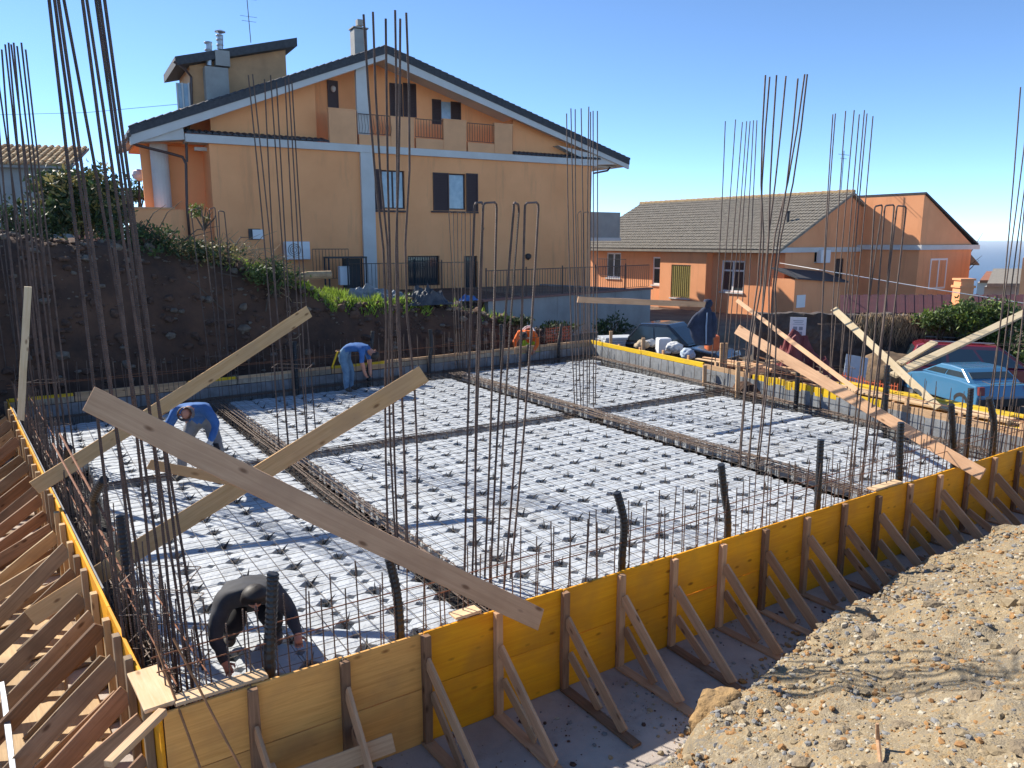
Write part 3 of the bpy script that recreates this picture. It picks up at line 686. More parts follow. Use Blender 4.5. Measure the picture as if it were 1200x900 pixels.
for s in np.arange(.6, RL, 1.15):
    a = C3+RD*s+NR*.075
    plank('batten', (a.x,a.y,0), (a.x,a.y,1.05+rr.uniform(-.02,.16)), .08, .05, M['pine'] if rr.random()<.6 else M['aged'], rw, up=NR)
# ================================================================== STARTER BARS round the edge
def unit_bar(r, n=5):
    me = MB().tube([(0,0,0),(0,0,.5),(0,0,1)], r, n).mesh('bar'); setmat(me, M['rebar']); return me
UB = unit_bar(.0065); UB2 = unit_bar(.008)
def starters(name, A, d, nrm, L, label, rows, step, z0, zt, zr, ties=(1.28,), s0=.15, skip=None):
    root = empty(name, A, label, 'rebar', 'starter bars round the raft'); rr = random.Random(label)
    for off in rows:
        s = s0+rr.uniform(0, step)
        while s < L-.1:
            p = A+d*(s+rr.uniform(-.03,.03))-nrm*(off+rr.uniform(-.012,.012)); h = zt+rr.uniform(-zr,zr)-z0
            mtx = Matrix.Translation((p.x,p.y,z0)) @ Matrix.Rotation(rr.uniform(-.035,.035),4,'X') @ Matrix.Rotation(rr.uniform(-.035,.035),4,'Y') @ Matrix.Diagonal((1,1,h,1))
            inst('bar', UB, mtx, root); s += step*rr.uniform(.8,1.2)
        for tz in ties:
            pts = []; n = int(L/.8)
            for i in range(n+1):
                q = A+d*(L*i/n)-nrm*(off+.012); pts.append((q.x, q.y, tz+.05*noise.noise((q.x*.4,q.y*.4,off*9))+rr.uniform(-.015,.015)))
            build('tie_bar', MB().tube(pts, .0055, 5), M['rust'], root, fix=False)
    return root
starters('starter_bars', C0, FD, NF, FL, 'double row of upright rebar tied by rusty rods behind the front yellow formwork', (.10,.34), .205, .22, 1.58, .09)
starters('starter_bars', C0, LD, NL, LL, 'dense upright rebar along the inside of the left formwork', (.10,.32), .17, .22, 1.50, .1, (1.2,))
starters('starter_bars', C1, BD, NB, BL, 'upright rebar along the far formwork in front of the earth bank', (.10,.32), .24, .22, 1.70, .1, (1.35,))
starters('starter_bars', C3, RD, NR, RL*.55, 'upright rebar along the near half of the right formwork', (.10,.32), .24, .22, 1.62, .1, (1.25,))
starters('starter_bars', C3+RD*(RL*.55), RD, NR, RL*.44, 'short upright rebar along the far half of the right formwork', (.12,), .4, .22, .95, .06, ())
# ================================================================== COLUMN BARS
def column(base, tops, label, group='tall column bars standing in the raft', hair=False, size=(.30,.42), r=.009, rings=(.75,1.1), zb=.25, lean=.0, mid=None):
    """base: pixel of the cage foot; tops: pixels of the bar tips"""
    c = pz(base[0], base[1], TZ); root = empty('column_rebar', (c.x,c.y,zb), label, 'column rebar', group); rr = random.Random(label)
    n = len(tops); ts = sorted(tops); per = []
    for i in range(n):
        t = i/(n-1) if n > 1 else .5; per.append((-.5+t, .5 if i % 2 else -.5))
    ends = []
    for (fa, fb), (u, v) in zip(per, ts):
        b_ = c+Vector((fa*size[0], fb*size[1]*.8, 0)); b_.z = zb; t_ = py_(u, v, b_.y+fb*lean); ends.append((b_, t_))
    def curve(b_, t_):
        pts = []; bow = Vector((rr.uniform(-.05,.05), rr.uniform(-.05,.05), 0))
        for i in range(9):
            t = i/8; p = b_.lerp(t_, t)+bow*math.sin(math.pi*t)
            if mid: 
                k = math.exp(-((t-mid[0])/.16)**2)*mid[1]; cc = ends[0][0].lerp(ends[0][1], t)*.5+ends[-1][0].lerp(ends[-1][1], t)*.5; p = p.lerp(Vector((cc.x, p.y, p.z)), k)
            pts.append(p)
        return pts
    if not hair:
        for b_, t_ in ends: build('bar', MB().tube(curve(b_, t_), r, 6), M['rebar'], root, fix=False)
    else:
        for i in range(0, n-1, 2):
            (b0_, t0_), (b1_, t1_) = ends[i], ends[i+1]; ra = min(.07, (t1_-t0_).length*.35); d = (t1_-t0_).normalized()
            pts = curve(b0_, t0_-UP*ra); e = curve(b1_, t1_-UP*ra)[::-1]
            top = [t0_-UP*ra*.3+d*ra*.12, t0_-UP*.0+d*ra*.7, t1_-d*ra*.7, t1_-UP*ra*.3-d*ra*.12]
            build('hairpin_bar', MB().tube(pts+top+e, r, 6), M['rebar'], root, fix=False)
    for z in rings:
        t = (z-zb)/(ends[0][1].z-zb); q = [b_.lerp(t_, t) for b_, t_ in ends]
        x0, x1 = min(p.x for p in q)-.012, max(p.x for p in q)+.012; y0, y1 = min(p.y for p in q)-.012, max(p.y for p in q)+.012
        L_ = [(x0,y0,z),(x1,y0,z+rr.uniform(-.03,.03)),(x1,y1,z),(x0,y1,z+rr.uniform(-.03,.03)),(x0,y0,z)]; m_ = MB()
        for a, b in zip(L_, L_[1:]): m_.tube([a, b], .005, 4, False)
        build('tie_ring', m_, M['rebar_x'], root, fix=False)
    return root
G2 = 'hooked column bars standing in the raft'
column((203,800), [(53,-40),(58,-44),(63,-38),(67,-42),(90,-50),(95,-44),(106,-46),(111,-40),(116,-48)], 'thick bundle of tall rebar at the near left corner running out of the picture top', size=(.55,.5), r=.0125, rings=(.7,.95,1.25,1.5))
column((66,545), [(-6,85),(2,58),(6,52),(10,50),(13,52),(16,50),(20,54),(25,50),(-2,95),(30,58)], 'tall rebar bundle at the left edge inside the left formwork', size=(.50,.4), r=.014, rings=(.8,1.2,2.0))
column((30,478), [(-34,100),(-28,92),(-16,96),(-8,104),(-22,88)], 'tall rebar cut by the left picture edge at the far left corner of the raft', size=(.4,.4), r=.0125)
column((266,462), [(224,246),(245,245),(236,243),(252,243),(256,247),(263,248)], 'hooked rebar before the dark earth bank under the house corner', G2, True, size=(.5,.4), r=.013, rings=(1.5,2.4))
column((350,528), [(291,88),(296,87),(310,93),(317,88),(324,96),(334,92),(338,90),(342,95)], 'tall rebar left of the white pilaster behind the raised diagonal board', size=(.62,.4), r=.0125, rings=(.75,1.2,2.1))
column((472,662), [(426,17),(437,14),(452,22),(463,12),(469,22),(476,15)], 'twisted tall rebar bundle that fans out above the gable of the large house', size=(.30,.34), r=.0135, rings=(.7,.9), mid=(.56,.55))
column((570,684), [(556,238),(566,237),(566,238),(582,237),(602,237),(608,240),(615,238),(631,237)], 'hooked rebar pairs standing in mid raft in front of the large house', G2, True, size=(.50,.36), r=.0125, rings=(1.35,))
column((541,436), [(526,249),(531,248),(536,249),(541,248),(545,249),(551,249)], 'small hooked rebar against the far formwork left of the orange vested worker', G2, True, size=(.35,.3), r=.0125)
column((686,476), [(664,133),(669,127),(674,128),(681,127),(690,125),(692,131),(695,130),(700,130)], 'tall rebar at the right end of the large house gable', size=(.50,.42), r=.0125, rings=(.8,1.1,1.5,2.3))
column((684,414), [(677,250),(681,247),(684,249),(690,248)], 'hooked rebar at the far corner of the raft', G2, True, size=(.35,.3), r=.013)
column((850,452), [(850,142),(862,140),(870,143),(875,142),(879,142),(883,141),(887,141)], 'tall rebar by the right formwork beside the hanging navy jacket', size=(.95,.4), r=.0125, rings=(.8,1.5))
column((879,545), [(897,88),(902,90),(910,88),(921,89),(935,92),(943,87),(946,87)], 'tallest right-hand rebar bundle splaying to the right against the sky', size=(.46,.4), r=.0135, rings=(.7,), mid=(.55,.6))
column((976,480), [(976,134),(979,133),(991,130),(1001,129),(1007,134),(1013,129),(1016,133),(1023,136)], 'tall rebar in front of the deep orange gable', size=(.70,.4), r=.0125, rings=(.8,1.5,2.5))
column((1008,566), [(1025,242),(1034,240),(1037,241),(1048,240),(1051,241),(1062,242)], 'hooked rebar in front of the sloping orange gable wall at right', G2, True, size=(.42,.34), r=.0125, rings=(.9,))
column((1168,505), [(1196,102),(1203,150),(1208,160),(1212,140),(1220,150),(1226,160)], 'tall rebar leaning out of the right edge of the picture', size=(.55,.4), r=.0125, rings=(.8,1.5,2.3))
# ================================================================== CONDUITS
def conduit(pts, label, r=.042):
    pts = [Vector(p) for p in pts]; P = []; seg_ = 16
    ctrl = [pts[0]]+pts+[pts[-1]]
    for i in range(1, len(ctrl)-2):
        a, b, c, d = ctrl[i-1], ctrl[i], ctrl[i+1], ctrl[i+2]
        for k in range(seg_):
            t = k/seg_; P.append(.5*((2*b)+(c-a)*t+(2*a-5*b+4*c-d)*t*t+(3*b-a-3*c+d)*t**3))
    P.append(pts[-1]); rs = [r*(1.07 if i % 2 else .93) for i in range(len(P))]
    return build('corrugated_conduit', MB().tube(P, rs, 10), M['conduit'], origin=pts[0], fix=False, label=label, cat='conduit', group='black conduits sticking up from the raft edge')
def cond(top, bot, A, n, off, label, bend=(0,0), r=.042):
    t = hitplane(*top, A, n, -off); b = hitplane(*bot, A, n, -off); b0 = Vector((b.x, b.y, .2)); m = b.lerp(t, .55)+Vector((bend[0], bend[1], 0))
    conduit([b0, b, m, t], label, r)
cond((320,672), (316,775), C0, NF, .14, 'black conduit upright beside the crouching worker in dark jacket', r=.046)
cond((456,654), (469,742), C0, NF, .14, 'black conduit bending left below the end of the long diagonal board', (.02,0), r=.04)
cond((723,577), (729,655), C0, NF, .14, 'black conduit with bent tip behind the middle of the front formwork', (.05,.0))
cond((845,544), (853,616), C0, NF, .14, 'black conduit bent left in front of the long beam cage end')
cond((962,515), (958,588), C0, NF, .14, 'black conduit standing right of the long beam cage end')
cond((1056,495), (1053,566), C0, NF, .14, 'black conduit below the right diagonal brace board', r=.045)
cond((1115,474), (1118,545), C0, NF, .3, 'black conduit just right of the leaning diagonal brace board', r=.045)
cond((1159,466), (1163,530), C0, NF, .16, 'black conduit curving at the right end of the front formwork', (.05,0), r=.05)
cond((1138,455), (1133,520), C0, NF, .5, 'tall black conduit behind two others near the right corner', r=.045)
cond((1040,428), (1036,500), C3, NR, .2, 'thick black conduit under the crossing of the pale boards', r=.055)
cond((936,424), (933,468), C3, NR, .14, 'black conduit against the grey right formwork below the scrap timber', r=.055)
cond((504,386), (503,428), C1, NB, .14, 'black conduit by the far formwork below the green grass', (.05,0), r=.055)
cond((587,380), (588,412), C1, NB, .14, 'black conduit by the far formwork left of the orange vest', r=.055)
cond((658,380), (655,404), C1, NB, .14, 'black conduit by the far formwork right of the orange vest', r=.055)
cond((619,404), (619,420), C1, NB, .16, 'short black conduit below the orange vested worker', r=.05)
cond((437,388), (432,436), C1, NB, .16, 'black conduit standing behind the worker in jeans', r=.055)
cond((345,400), (347,440), C1, NB, .14, 'black conduit by the far formwork behind the left tall rebar', r=.055)
cond((122,562), (112,600), C0, NL, .12, 'black conduit arching over inside the left formwork', (-.05,0), r=.045)
cond((141,604), (151,690), C0, NL, .22, 'black conduit upright inside the left formwork below the arching one', r=.045)
cond((80,524), (78,560), C0, NL, .2, 'black conduit at the far end of the left formwork', r=.05)
# ================================================================== LOOSE BOARDS
def D(u, v, y): return py_(u, v, y)
def board(a, b, w, h, m, label, up=None, **kw):
    a, b = Vector(a), Vector(b); d = (b-a).normalized(); view = ((a+b)/2-CAM).normalized()
    n = up or (view-d*view.dot(d)).normalized()
    return plank('diagonal_board', a, b, w, h, M[m], up=n, cut=.03, label=label, cat='board', **kw)
FN = (Vector((.35,-.85,.25))).normalized()
e = hitplane(633, 726, C0, NF, .42)
M['brace'] = wood('weathered_tan_board', (.70,.43,.25), (.58,.335,.185), stain=(.50,.29,.165), vary=.1)
M['brace2'] = wood('golden_board', (.66,.415,.20), (.55,.32,.13), stain=(.48,.30,.15), vary=.06)
board(D(104,467,5.5), e, .19, .05, 'brace', 'long weathered board running down from the near left rebar to the front formwork')
q = hitplane(36, 724, C0, NL, .55)
board(D(497,438,8.4), q, .20, .05, 'brace2', 'golden board rising from the left formwork and ending before the twisted rebar')
q = hitplane(40, 572, C0, NL, .25)
board(D(362,365,12.2), q, .19, .05, 'brace2', 'golden board rising from the left formwork behind the worker in blue shirt')
board(D(174,544,6.6), D(305,570,6.9), .09, .05, 'brace2', 'short board tied to the near left rebar beside the blue shirted worker')
e = hitplane(1152, 556, C0, NF, .40)
board(D(864,386,14.2), e, .18, .05, 'brace', 'long tan board sloping down to the right end of the front formwork')
board(D(864,352,16.5), D(1005,458,13.5), .085, .05, 'brace', 'narrower tan board just above the long tan board at right')
M['paleB'] = wood('sunbleached_board', (.66,.54,.36), (.58,.45,.27), stain=(.5,.38,.22), vary=.05)
board(D(977,362,17.6), D(1100,478,14.9), .15, .05, 'paleB', 'pale board sloping down right in front of the dark stone wall')
board(D(1210,362,18.5), D(1046,440,16.2), .18, .06, 'paleB', 'pale board sloping up right past the dark red car', up=Vector((-.45,-.55,.65)))
board(D(1095,401,17.6), D(1054,426,16.9), .16, .05, 'paleB', 'short pale offcut leaning above the crossing boards', up=Vector((-.45,-.55,.65)))
board(D(677,351,16.9), D(826,357,18.6), .13, .04, 'brace', 'level plank tied between two rebar columns in front of the orange building', up=Vector((.3,-.95,0)))
q0 = hitplane(24, 492, C0, NL, .12)
board(q0, D(33,336,q0.y-.1), .10, .04, 'paleB', 'thin pale stake upright at the far left')
# boards and strips at the near left
q0 = hitplane(380, 900, C0, NF, .42); q1 = hitplane(461, 870, C0, NF, .42)
plank('leaning_board', q0-(q1-q0)*.5, q1, .14, .03, M['pine'], up=Vector((.2,-.8,.5)), label='pine board leaning against the braces at the bottom of the picture', cat='board')
q0 = hitplane(318, 905, C0, NF, .22); plank('timber_offcut', q0-UP*.3, q0+UP*.055, .07, .07, M['pine_pale'], up=NF, label='square pine stake by the front formwork at the bottom', cat='stake')
for k, (p, q, lb) in enumerate((((62,520),(158,697),'reddish rod slanting over the left formwork bars'), ((70,508),(132,622),'shorter reddish rod beside the other on the left formwork bars'))):
    a, b = hitplane(*p, C0, NL, -.06), hitplane(*q, C0, NL, -.16); build('tie_rod', MB().tube([a, b], .012, 6), M['rust'], label=lb, cat='rod')
M['cane'] = mat('orange_rod', (.42,.19,.07), .7, (.3,.13,.05), 10)
for p, q, lb in (((183,757),(240,915),'left of two orange rods leaning over the front formwork corner'), ((203,748),(288,912),'right of two orange rods leaning over the front formwork corner')):
    a = D(*p, 5.30); b = D(*q, 4.72); build('tie_rod', MB().tube([a, b], .009, 6), M['cane'], label=lb, cat='rod')
a, b = pz(2,800,.35), pz(17,915,.35); plank('metal_strip', a, b, .045, .02, M['metal'], label='pale metal strip lying at the lower left edge', cat='metal strip')
# plywood offcuts on the floor beside the left formwork
rr = random.Random(11)
names_ = ['nearest the left formwork corner','second from the left formwork corner','third from the left formwork corner','fourth from the left formwork corner','fifth from the left formwork corner','sixth from the left formwork corner']
for k, s in enumerate((.2,1.1,2.0,2.95,3.9,4.9)):
    c = C0+LD*s+NL*rr.uniform(.8,1.05); ang = rr.uniform(-.12,.12); dv = (LD+NL*ang).normalized(); a = c-dv*.46; b = c+dv*.46
    plank('plywood_sheet', (a.x,a.y,.036+.005*(k % 3)), (b.x,b.y,.036+.005*(k % 3)), rr.uniform(1.2,1.5), .018, M['brace2l'], label='tan plywood sheet on the floor under the left braces, '+names_[k], cat='plywood', group='plywood sheets beside the left formwork')
# ================================================================== BUILDINGS
class Frame:
    """local frame of a facade: s along it, t into the house, z up"""
    def __init__(f, x, y, deg): f.O = Vector((x,y,0)); a = math.radians(deg); f.d = Vector((math.cos(a), math.sin(a), 0)); f.n = Vector((-math.sin(a), math.cos(a), 0))
    def w(f, s, t, z): v = f.O+f.d*s+f.n*t; return Vector((v.x, v.y, z))
    def pix(f, u, v, t=0):
        d = ray(u, v); k = (t-(Vector((CAM.x,CAM.y,0))-f.O).dot(f.n))/d.dot(f.n); p = CAM+d*k; return (p-f.O).dot(f.d), p.z
    def box(f, mb, s0, s1, t0, t1, z0, z1, mi=0):
        return mb.hexa([f.w(s0,t0,z0), f.w(s1,t0,z0), f.w(s1,t1,z0), f.w(s0,t1,z0), f.w(s0,t0,z1), f.w(s1,t0,z1), f.w(s1,t1,z1), f.w(s0,t1,z1)], mi)
    def pbox(f, mb, u0, v0, u1, v1, t0, t1, mi=0):      # front face given by pixels of its corners at depth t0
        s0, z1 = f.pix(u0, v0, t0); s1, z0 = f.pix(u1, v1, t0); return f.box(mb, s0, s1, t0, t1, z0, z1, mi)
    def poly(f, mb, pts, t0, t1, mi=0): return mb.prism([f.w(s, t0, z) for s, z in pts], f.n*(t1-t0), mi)
    def wall(f, mb, s0, s1, z0, z1, t, holes, depth=.18, mi=0):
        S = sorted({s0, s1, *[h[0] for h in holes], *[h[1] for h in holes]}); Z = sorted({z0, z1, *[h[2] for h in holes], *[h[3] for h in holes]})
        for a, b in zip(S, S[1:]):
            for c, d in zip(Z, Z[1:]):
                m = ((a+b)/2, (c+d)/2)
                if any(h[0] < m[0] < h[1] and h[2] < m[1] < h[3] for h in holes): continue
                mb.add([f.w(a,t,c), f.w(b,t,c), f.w(b,t,d), f.w(a,t,d)], [(0,1,2,3)], mi)
        for h in holes:
            a, b, c, d = h
            for q in (((a,c),(a,d)), ((a,d),(b,d)), ((b,d),(b,c)), ((b,c),(a,c))):
                mb.add([f.w(q[0][0],t,q[0][1]), f.w(q[1][0],t,q[1][1]), f.w(q[1][0],t+depth,q[1][1]), f.w(q[0][0],t+depth,q[0][1])], [(0,1,2,3)], mi)
def rect(F, u0, v0, u1, v1, t): s0, z1 = F.pix(u0, v0, t); s1, z0 = F.pix(u1, v1, t); return (s0, s1, z0, z1)
def window(F, root, h, t, frame, glass, mull=1, transom=0, name='window', depth=.16, fw_=.06):
    s0, s1, z0, z1 = h; mb = MB(); tt = t+depth-.05
    for a, b, c, d in ((s0,s0+fw_,z0,z1), (s1-fw_,s1,z0,z1), (s0+fw_,s1-fw_,z1-fw_,z1), (s0+fw_,s1-fw_,z0,z0+fw_)): F.box(mb, a, b, tt, tt+.05, c, d)
    for k in range(mull): m = s0+(s1-s0)*(k+1)/(mull+1); F.box(mb, m-fw_*.55, m+fw_*.55, tt-.004, tt+.05, z0+fw_, z1-fw_)
    if transom: m = z0+(z1-z0)*transom; F.box(mb, s0+fw_, s1-fw_, tt-.008, tt+.05, m-fw_*.5, m+fw_*.5)
    w = build(name, mb, frame, root)
    g = MB(); F.box(g, s0+.02, s1-.02, tt+.03, tt+.045, z0+.02, z1-.02); build('pane', g, glass, w); return w
def shutter(F, root, s0, s1, z0, z1, t, m, slats=True, open_=False):
    mb = MB(); fw_ = .055
    for a, b, c, d in ((s0,s0+fw_,z0,z1), (s1-fw_,s1,z0,z1), (s0+fw_,s1-fw_,z1-fw_,z1), (s0+fw_,s1-fw_,z0,z0+fw_)): F.box(mb, a, b, t-.045, t-.004, c, d)
    F.box(mb, s0+fw_*.5, s1-fw_*.5, t-.0065, t-.003, z0+fw_*.5, z1-fw_*.5)
    n = max(3, int((z1-z0)/.075))
    for k in range(n):
        z = z0+fw_+(z1-z0-2*fw_)*(k+.5)/n; h = (z1-z0-2*fw_)/n*.62
        mb.hexa([F.w(s0+fw_,t-.035,z-h/2), F.w(s1-fw_,t-.035,z-h/2), F.w(s1-fw_,t-.02,z-h/2), F.w(s0+fw_,t-.02,z-h/2), F.w(s0+fw_,t-.022,z+h/2), F.w(s1-fw_,t-.022,z+h/2), F.w(s1-fw_,t-.007,z+h/2), F.w(s0+fw_,t-.007,z+h/2)])
    return build('shutter', mb, m, root)
def railing(F, root, s0, s1, z0, z1, t, m, step=.11, wavy=False, name='railing'):
    mb = MB(); mb.bar(F.w(s0,t,z1), F.w(s1,t,z1), .04, .03); mb.bar(F.w(s0,t,z0+.06), F.w(s1,t,z0+.06), .03, .02)
    n = max(2, int((s1-s0)/step))
    for k in range(n+1):
        s = s0+(s1-s0)*k/n
        if wavy: mb.tube([F.w(s,t-.0,z1), F.w(s,t-.06,z0+(z1-z0)*.7), F.w(s,t-.16,z0+(z1-z0)*.35), F.w(s,t-.04,z0+.05)], .011, 4, False)
        else: mb.bar(F.w(s,t,z0+.06), F.w(s,t,z1), .018, .018)
    return build(name, mb, m, root, fix=False)
def tiles_strip(F, mb, s0, s1, t0, t1, z0, z1, pitch=.2):   # little row of barrel tiles, from front edge (t0,z0) back up to (t1,z1)
    n = int((s1-s0)/pitch)
    for k in range(n):
        c = s0+(k+.5)*(s1-s0)/n; r = pitch*.5; P = []
        for t, z in ((t0,z0),(t1,z1)):
            P += [F.w(c+r*math.cos(a), t, z+r*.75*math.sin(a)) for a in (0,.63,1.26,1.89,2.51,3.14)]
        mb.add(P, [(i,i+1,7+i,6+i) for i in range(5)]+[(5,4,3,2,1,0)])
# ---------------- the large tan house
H = Frame(-5.72, 35.62, 30)
hx = lambda u, v, t=0: H.pix(u, v, t)
base = H.w(0,3,2.3); house = empty('large_house', base, 'large tan orange two storey gabled house with balcony and white trim behind the pit', 'house')
TW = .15     # lower wall plane
sl_, zb_ = hx(387,173); sL = hx(247,200,TW)[0]; sR = hx(693,230,TW)[0]
zbt = (hx(387,169)[1]+hx(700,186)[1])/2; zbb = zbt-.31         # white band top and bottom
holes = []
def hole(u0,v0,u1,v1): h = rect(H,u0,v0,u1,v1,TW); holes.append(h); return h
w1 = hole(447,199,475,245); w2 = hole(526,203,546,246); g1 = hole(478,300,515,334); g2 = hole(544,300,559,346)
mb = MB(); H.wall(mb, sL, sR, .6, zbb, TW, holes)
mb.add([H.w(sL,TW,.6), H.w(sL,6.2,.6), H.w(sL,6.2,zbb), H.w(sL,TW,zbb)], [(0,1,2,3)]); mb.add([H.w(sR,TW,.6), H.w(sR,6.2,.6), H.w(sR,6.2,zbb), H.w(sR,TW,zbb)], [(3,2,1,0)])
build('wall', mb, M['stuccoA'], house, fix=False)
window(H, house, w1, TW, M['brown_frame'], M['glass_blue'], 1); window(H, house, w2, TW, M['brown_frame'], M['glass_blue'], 0)
for h in (g1, g2):
    w_ = window(H, house, h, TW, M['brown_frame'], M['glass'], 0); mb = MB(); n = int((h[1]-h[0])/.12)
    for k in range(n+1): s = h[0]+(h[1]-h[0])*k/n; mb.bar(H.w(s,TW-.02,h[2]), H.w(s,TW-.02,h[3]), .02, .02)
    for z in (h[2]+.1, h[3]-.1): mb.bar(H.w(h[0],TW-.02,z), H.w(h[1],TW-.02,z), .025, .02)
    build('grating', mb, M['iron'], w_, fix=False)
def shut(u0,v0,u1,v1,t): a = rect(H,u0,v0,u1,v1,t); return shutter(H, house, *a, t, M['brown_frame'])
shut(438,198,448,246,TW); shut(507,202,526,247,TW); shut(546,203,560,248,TW)
for (u0,u1,v) in ((437,477,247),(506,561,248)):
    mb = MB(); H.pbox(mb, u0, v-1, u1, v+2, TW-.10, TW-.01); build('sill', mb, M['brown_frame'], house)
# band, pilaster, balcony parapets
sBL, sBR = hx(157,160)[0], hx(734,190)[0]
mb = MB(); H.box(mb, hx(217,160)[0], hx(700,186)[0], -.02, .9, zbb, zbt); build('white_band', mb, M['whitewall'], house)
mb = MB(); s0, s1 = hx(425,250)[0], hx(440,250)[0]; H.box(mb, s0, s1, 0, .149, 1.6, zbb-.003); build('pilaster', mb, M['whitewall'], house)
TU = 1.5; TS = .8
parap = [(385,127,419,170),(458,137,486,176),(520,140,547,180),(580,145,601,184)]
zp = zbt+.01
for (u0,v0,u1,v1) in parap:
    a = rect(H,u0,v0,u1,v1,0); mb = MB(); H.box(mb, a[0], a[1], .03, .22, zp, a[3]); H.box(mb, a[0]-.02, a[1]+.02, .015, .24, a[3]+.001, a[3]+.05); build('parapet', mb, M['stuccoA2'], house)
for (u0,u1,vt,vb,wv) in ((419,458,133,160,True),(486,520,139,164,False),(547,580,144,169,False)):
    s0, zt = hx(u0,vt,.1); s1, zl = hx(u1,vb,.1)
    mb = MB(); H.box(mb, s0+.021, s1-.021, .05, .2, zp, zl); build('parapet', mb, M['stuccoA2'], house)
    railing(H, house, s0+.02, s1-.02, zl, zt, .1, M['rustiron'], .13, wv)
# roof: apex and ends from the picture, thick tile edge over a white barge board
ap, le, re_ = hx(453,55,-.1), hx(151,150,-.1), hx(738,187,-.1)
DEPTH = 6.4
def roofside(a, b, name):
    dz = .26; mb = MB(); mb.hexa([H.w(a[0],-.1,a[1]-dz), H.w(b[0],-.1,b[1]-dz), H.w(b[0],DEPTH,b[1]-dz), H.w(a[0],DEPTH,a[1]-dz), H.w(a[0],-.1,a[1]), H.w(b[0],-.1,b[1]), H.w(b[0],DEPTH,b[1]), H.w(a[0],DEPTH,a[1])])
    r = build('roof', mb, M['rooftop_dark'], house)
    # verge tiles along the front edge
    L = math.hypot(b[0]-a[0], b[1]-a[1]); n = int(L/.33); v_ = MB()
    for k in range(n):
        q0, q1 = k/n, (k+1.12)/n; z_ = .02; p = [(lerp(a[0],b[0],q0), lerp(a[1],b[1],q0)), (lerp(a[0],b[0],q1), lerp(a[1],b[1],q1))]
        v_.tube([H.w(p[0][0],-.02,p[0][1]+z_), H.w(p[1][0],-.02,p[1][1]+z_+.015)], [.075,.09], 7)
    v_.smooth = True; build('verge_tiles', v_, M['rooftop_dark'], r, fix=False, kind='stuff')
    e = .36; mb = MB(); mb.hexa([H.w(a[0],-.06,a[1]-dz-e), H.w(b[0],-.06,b[1]-dz-.22), H.w(b[0],.06,b[1]-dz-.22), H.w(a[0],.06,a[1]-dz-e), H.w(a[0],-.06,a[1]-dz-.002), H.w(b[0],-.06,b[1]-dz-.002), H.w(b[0],.06,b[1]-dz-.002), H.w(a[0],.06,a[1]-dz-.002)])
    build('barge_board', mb, M['whitewall'], house)
    mb = MB(); mb.hexa([H.w(a[0],.07,a[1]-dz-.10), H.w(b[0],.07,b[1]-dz-.10), H.w(b[0],DEPTH-.1,b[1]-dz-.10), H.w(a[0],DEPTH-.1,a[1]-dz-.10), H.w(a[0],.07,a[1]-dz-.01), H.w(b[0],.07,b[1]-dz-.01), H.w(b[0],DEPTH-.1,b[1]-dz-.01), H.w(a[0],DEPTH-.1,a[1]-dz-.01)])
    build('soffit', mb, M['whitewall'], house)
roofside(le, ap, 'l'); roofside(ap, re_, 'r')
# boxed eave ends
for (pts, nm) in (([(158,160),(214,141),(217,163),(163,166)], 'l'), ([(655,170),(733,189),(736,192),(690,193),(690,188)], 'r')):
    q = [hx(u, v, -.05) for u, v in pts]; mb = MB(); H.poly(mb, q[::-1], .065, .7); build('boxed_eave', mb, M['whitewall'], house)
sEL = hx(163,166)[0]
mb = MB(); H.box(mb, sEL+.05, sL-.01, .72, 6.1, zbb+.02, zbb+.12); build('soffit', mb, M['stuccoA'], house)
mb = MB(); H.box(mb, sBR-1.7, sBR-.12, .72, 6.1, zbb+.02, zbb+.12); build('soffit', mb, M['whitewall'], house)
mb = MB(); mb.tube([H.w(le[0]-.02,-.12,le[1]-.25), H.w(le[0]-.02,6.3,le[1]-.25)], .085, 8); build('gutter', mb, M['copper'], house, fix=False)
# upper gable walls under the roof
def under(s, t=.12): # roof underside height at s
    if s < ap[0]: k = (s-le[0])/(ap[0]-le[0]); return lerp(le[1], ap[1], k)-.42
    k = (s-ap[0])/(re_[0]-ap[0]); return lerp(ap[1], re_[1], k)-.42
def gable(u0, u1, v, t, m, name='wall'):
    s0, s1 = hx(u0,v,t)[0], hx(u1,v,t)[0]; P = [(s0,zbt-.05),(s1,zbt-.05),(s1,under(s1))]
    if s0 < ap[0] < s1: P.append((ap[0], under(ap[0])))
    P.append((s0, under(s0))); mb = MB(); H.poly(mb, P, t, t+.15); build(name, mb, m, house)
gable(247, 371, 150, TS, M['stuccoA']); gable(371, 601, 150, TU, M['stuccoA']); gable(601, 700, 170, .55, M['stuccoA'])
s = hx(371,150,TS)[0]; mb = MB(); mb.add([H.w(s,TS,zbt), H.w(s,TU,zbt), H.w(s,TU,under(s)), H.w(s,TS,under(s))], [(0,1,2,3)]); build('wall', mb, M['stuccoA'], house)
s = hx(601,170,.55)[0]; mb = MB(); mb.add([H.w(s,.55,zbt), H.w(s,TU,zbt), H.w(s,TU,under(s)), H.w(s,.55,under(s))], [(0,1,2,3)]); build('wall', mb, M['stuccoA'], house)
s0, s1 = hx(419,110,.1)[0], hx(433,110,.1)[0]; mb = MB(); H.poly(mb, [(s0,zp),(s1,zp),(s1,under(s1)),(s0,under(s0))], .23, .40); build('pilaster', mb, M['whitewall'], house)
shut(456,97,472,138,TU); shut(472,97,488,138,TU); shut(506,116,517,146,TU); shut(528,119,540,142,TU)
a = rect(H,517,119,528,142,TU-.002); mb = MB(); H.box(mb, *a[:2], TU-.02, TU-.003, *a[2:]); build('window', mb, M['glass_blue'], house)
a = rect(H,386,92,400,128,TU-.4); mb = MB(); H.box(mb, *a[:2], TU-.06, TU-.003, *a[2:]); dr = build('door', mb, M['brown_frame'], house)
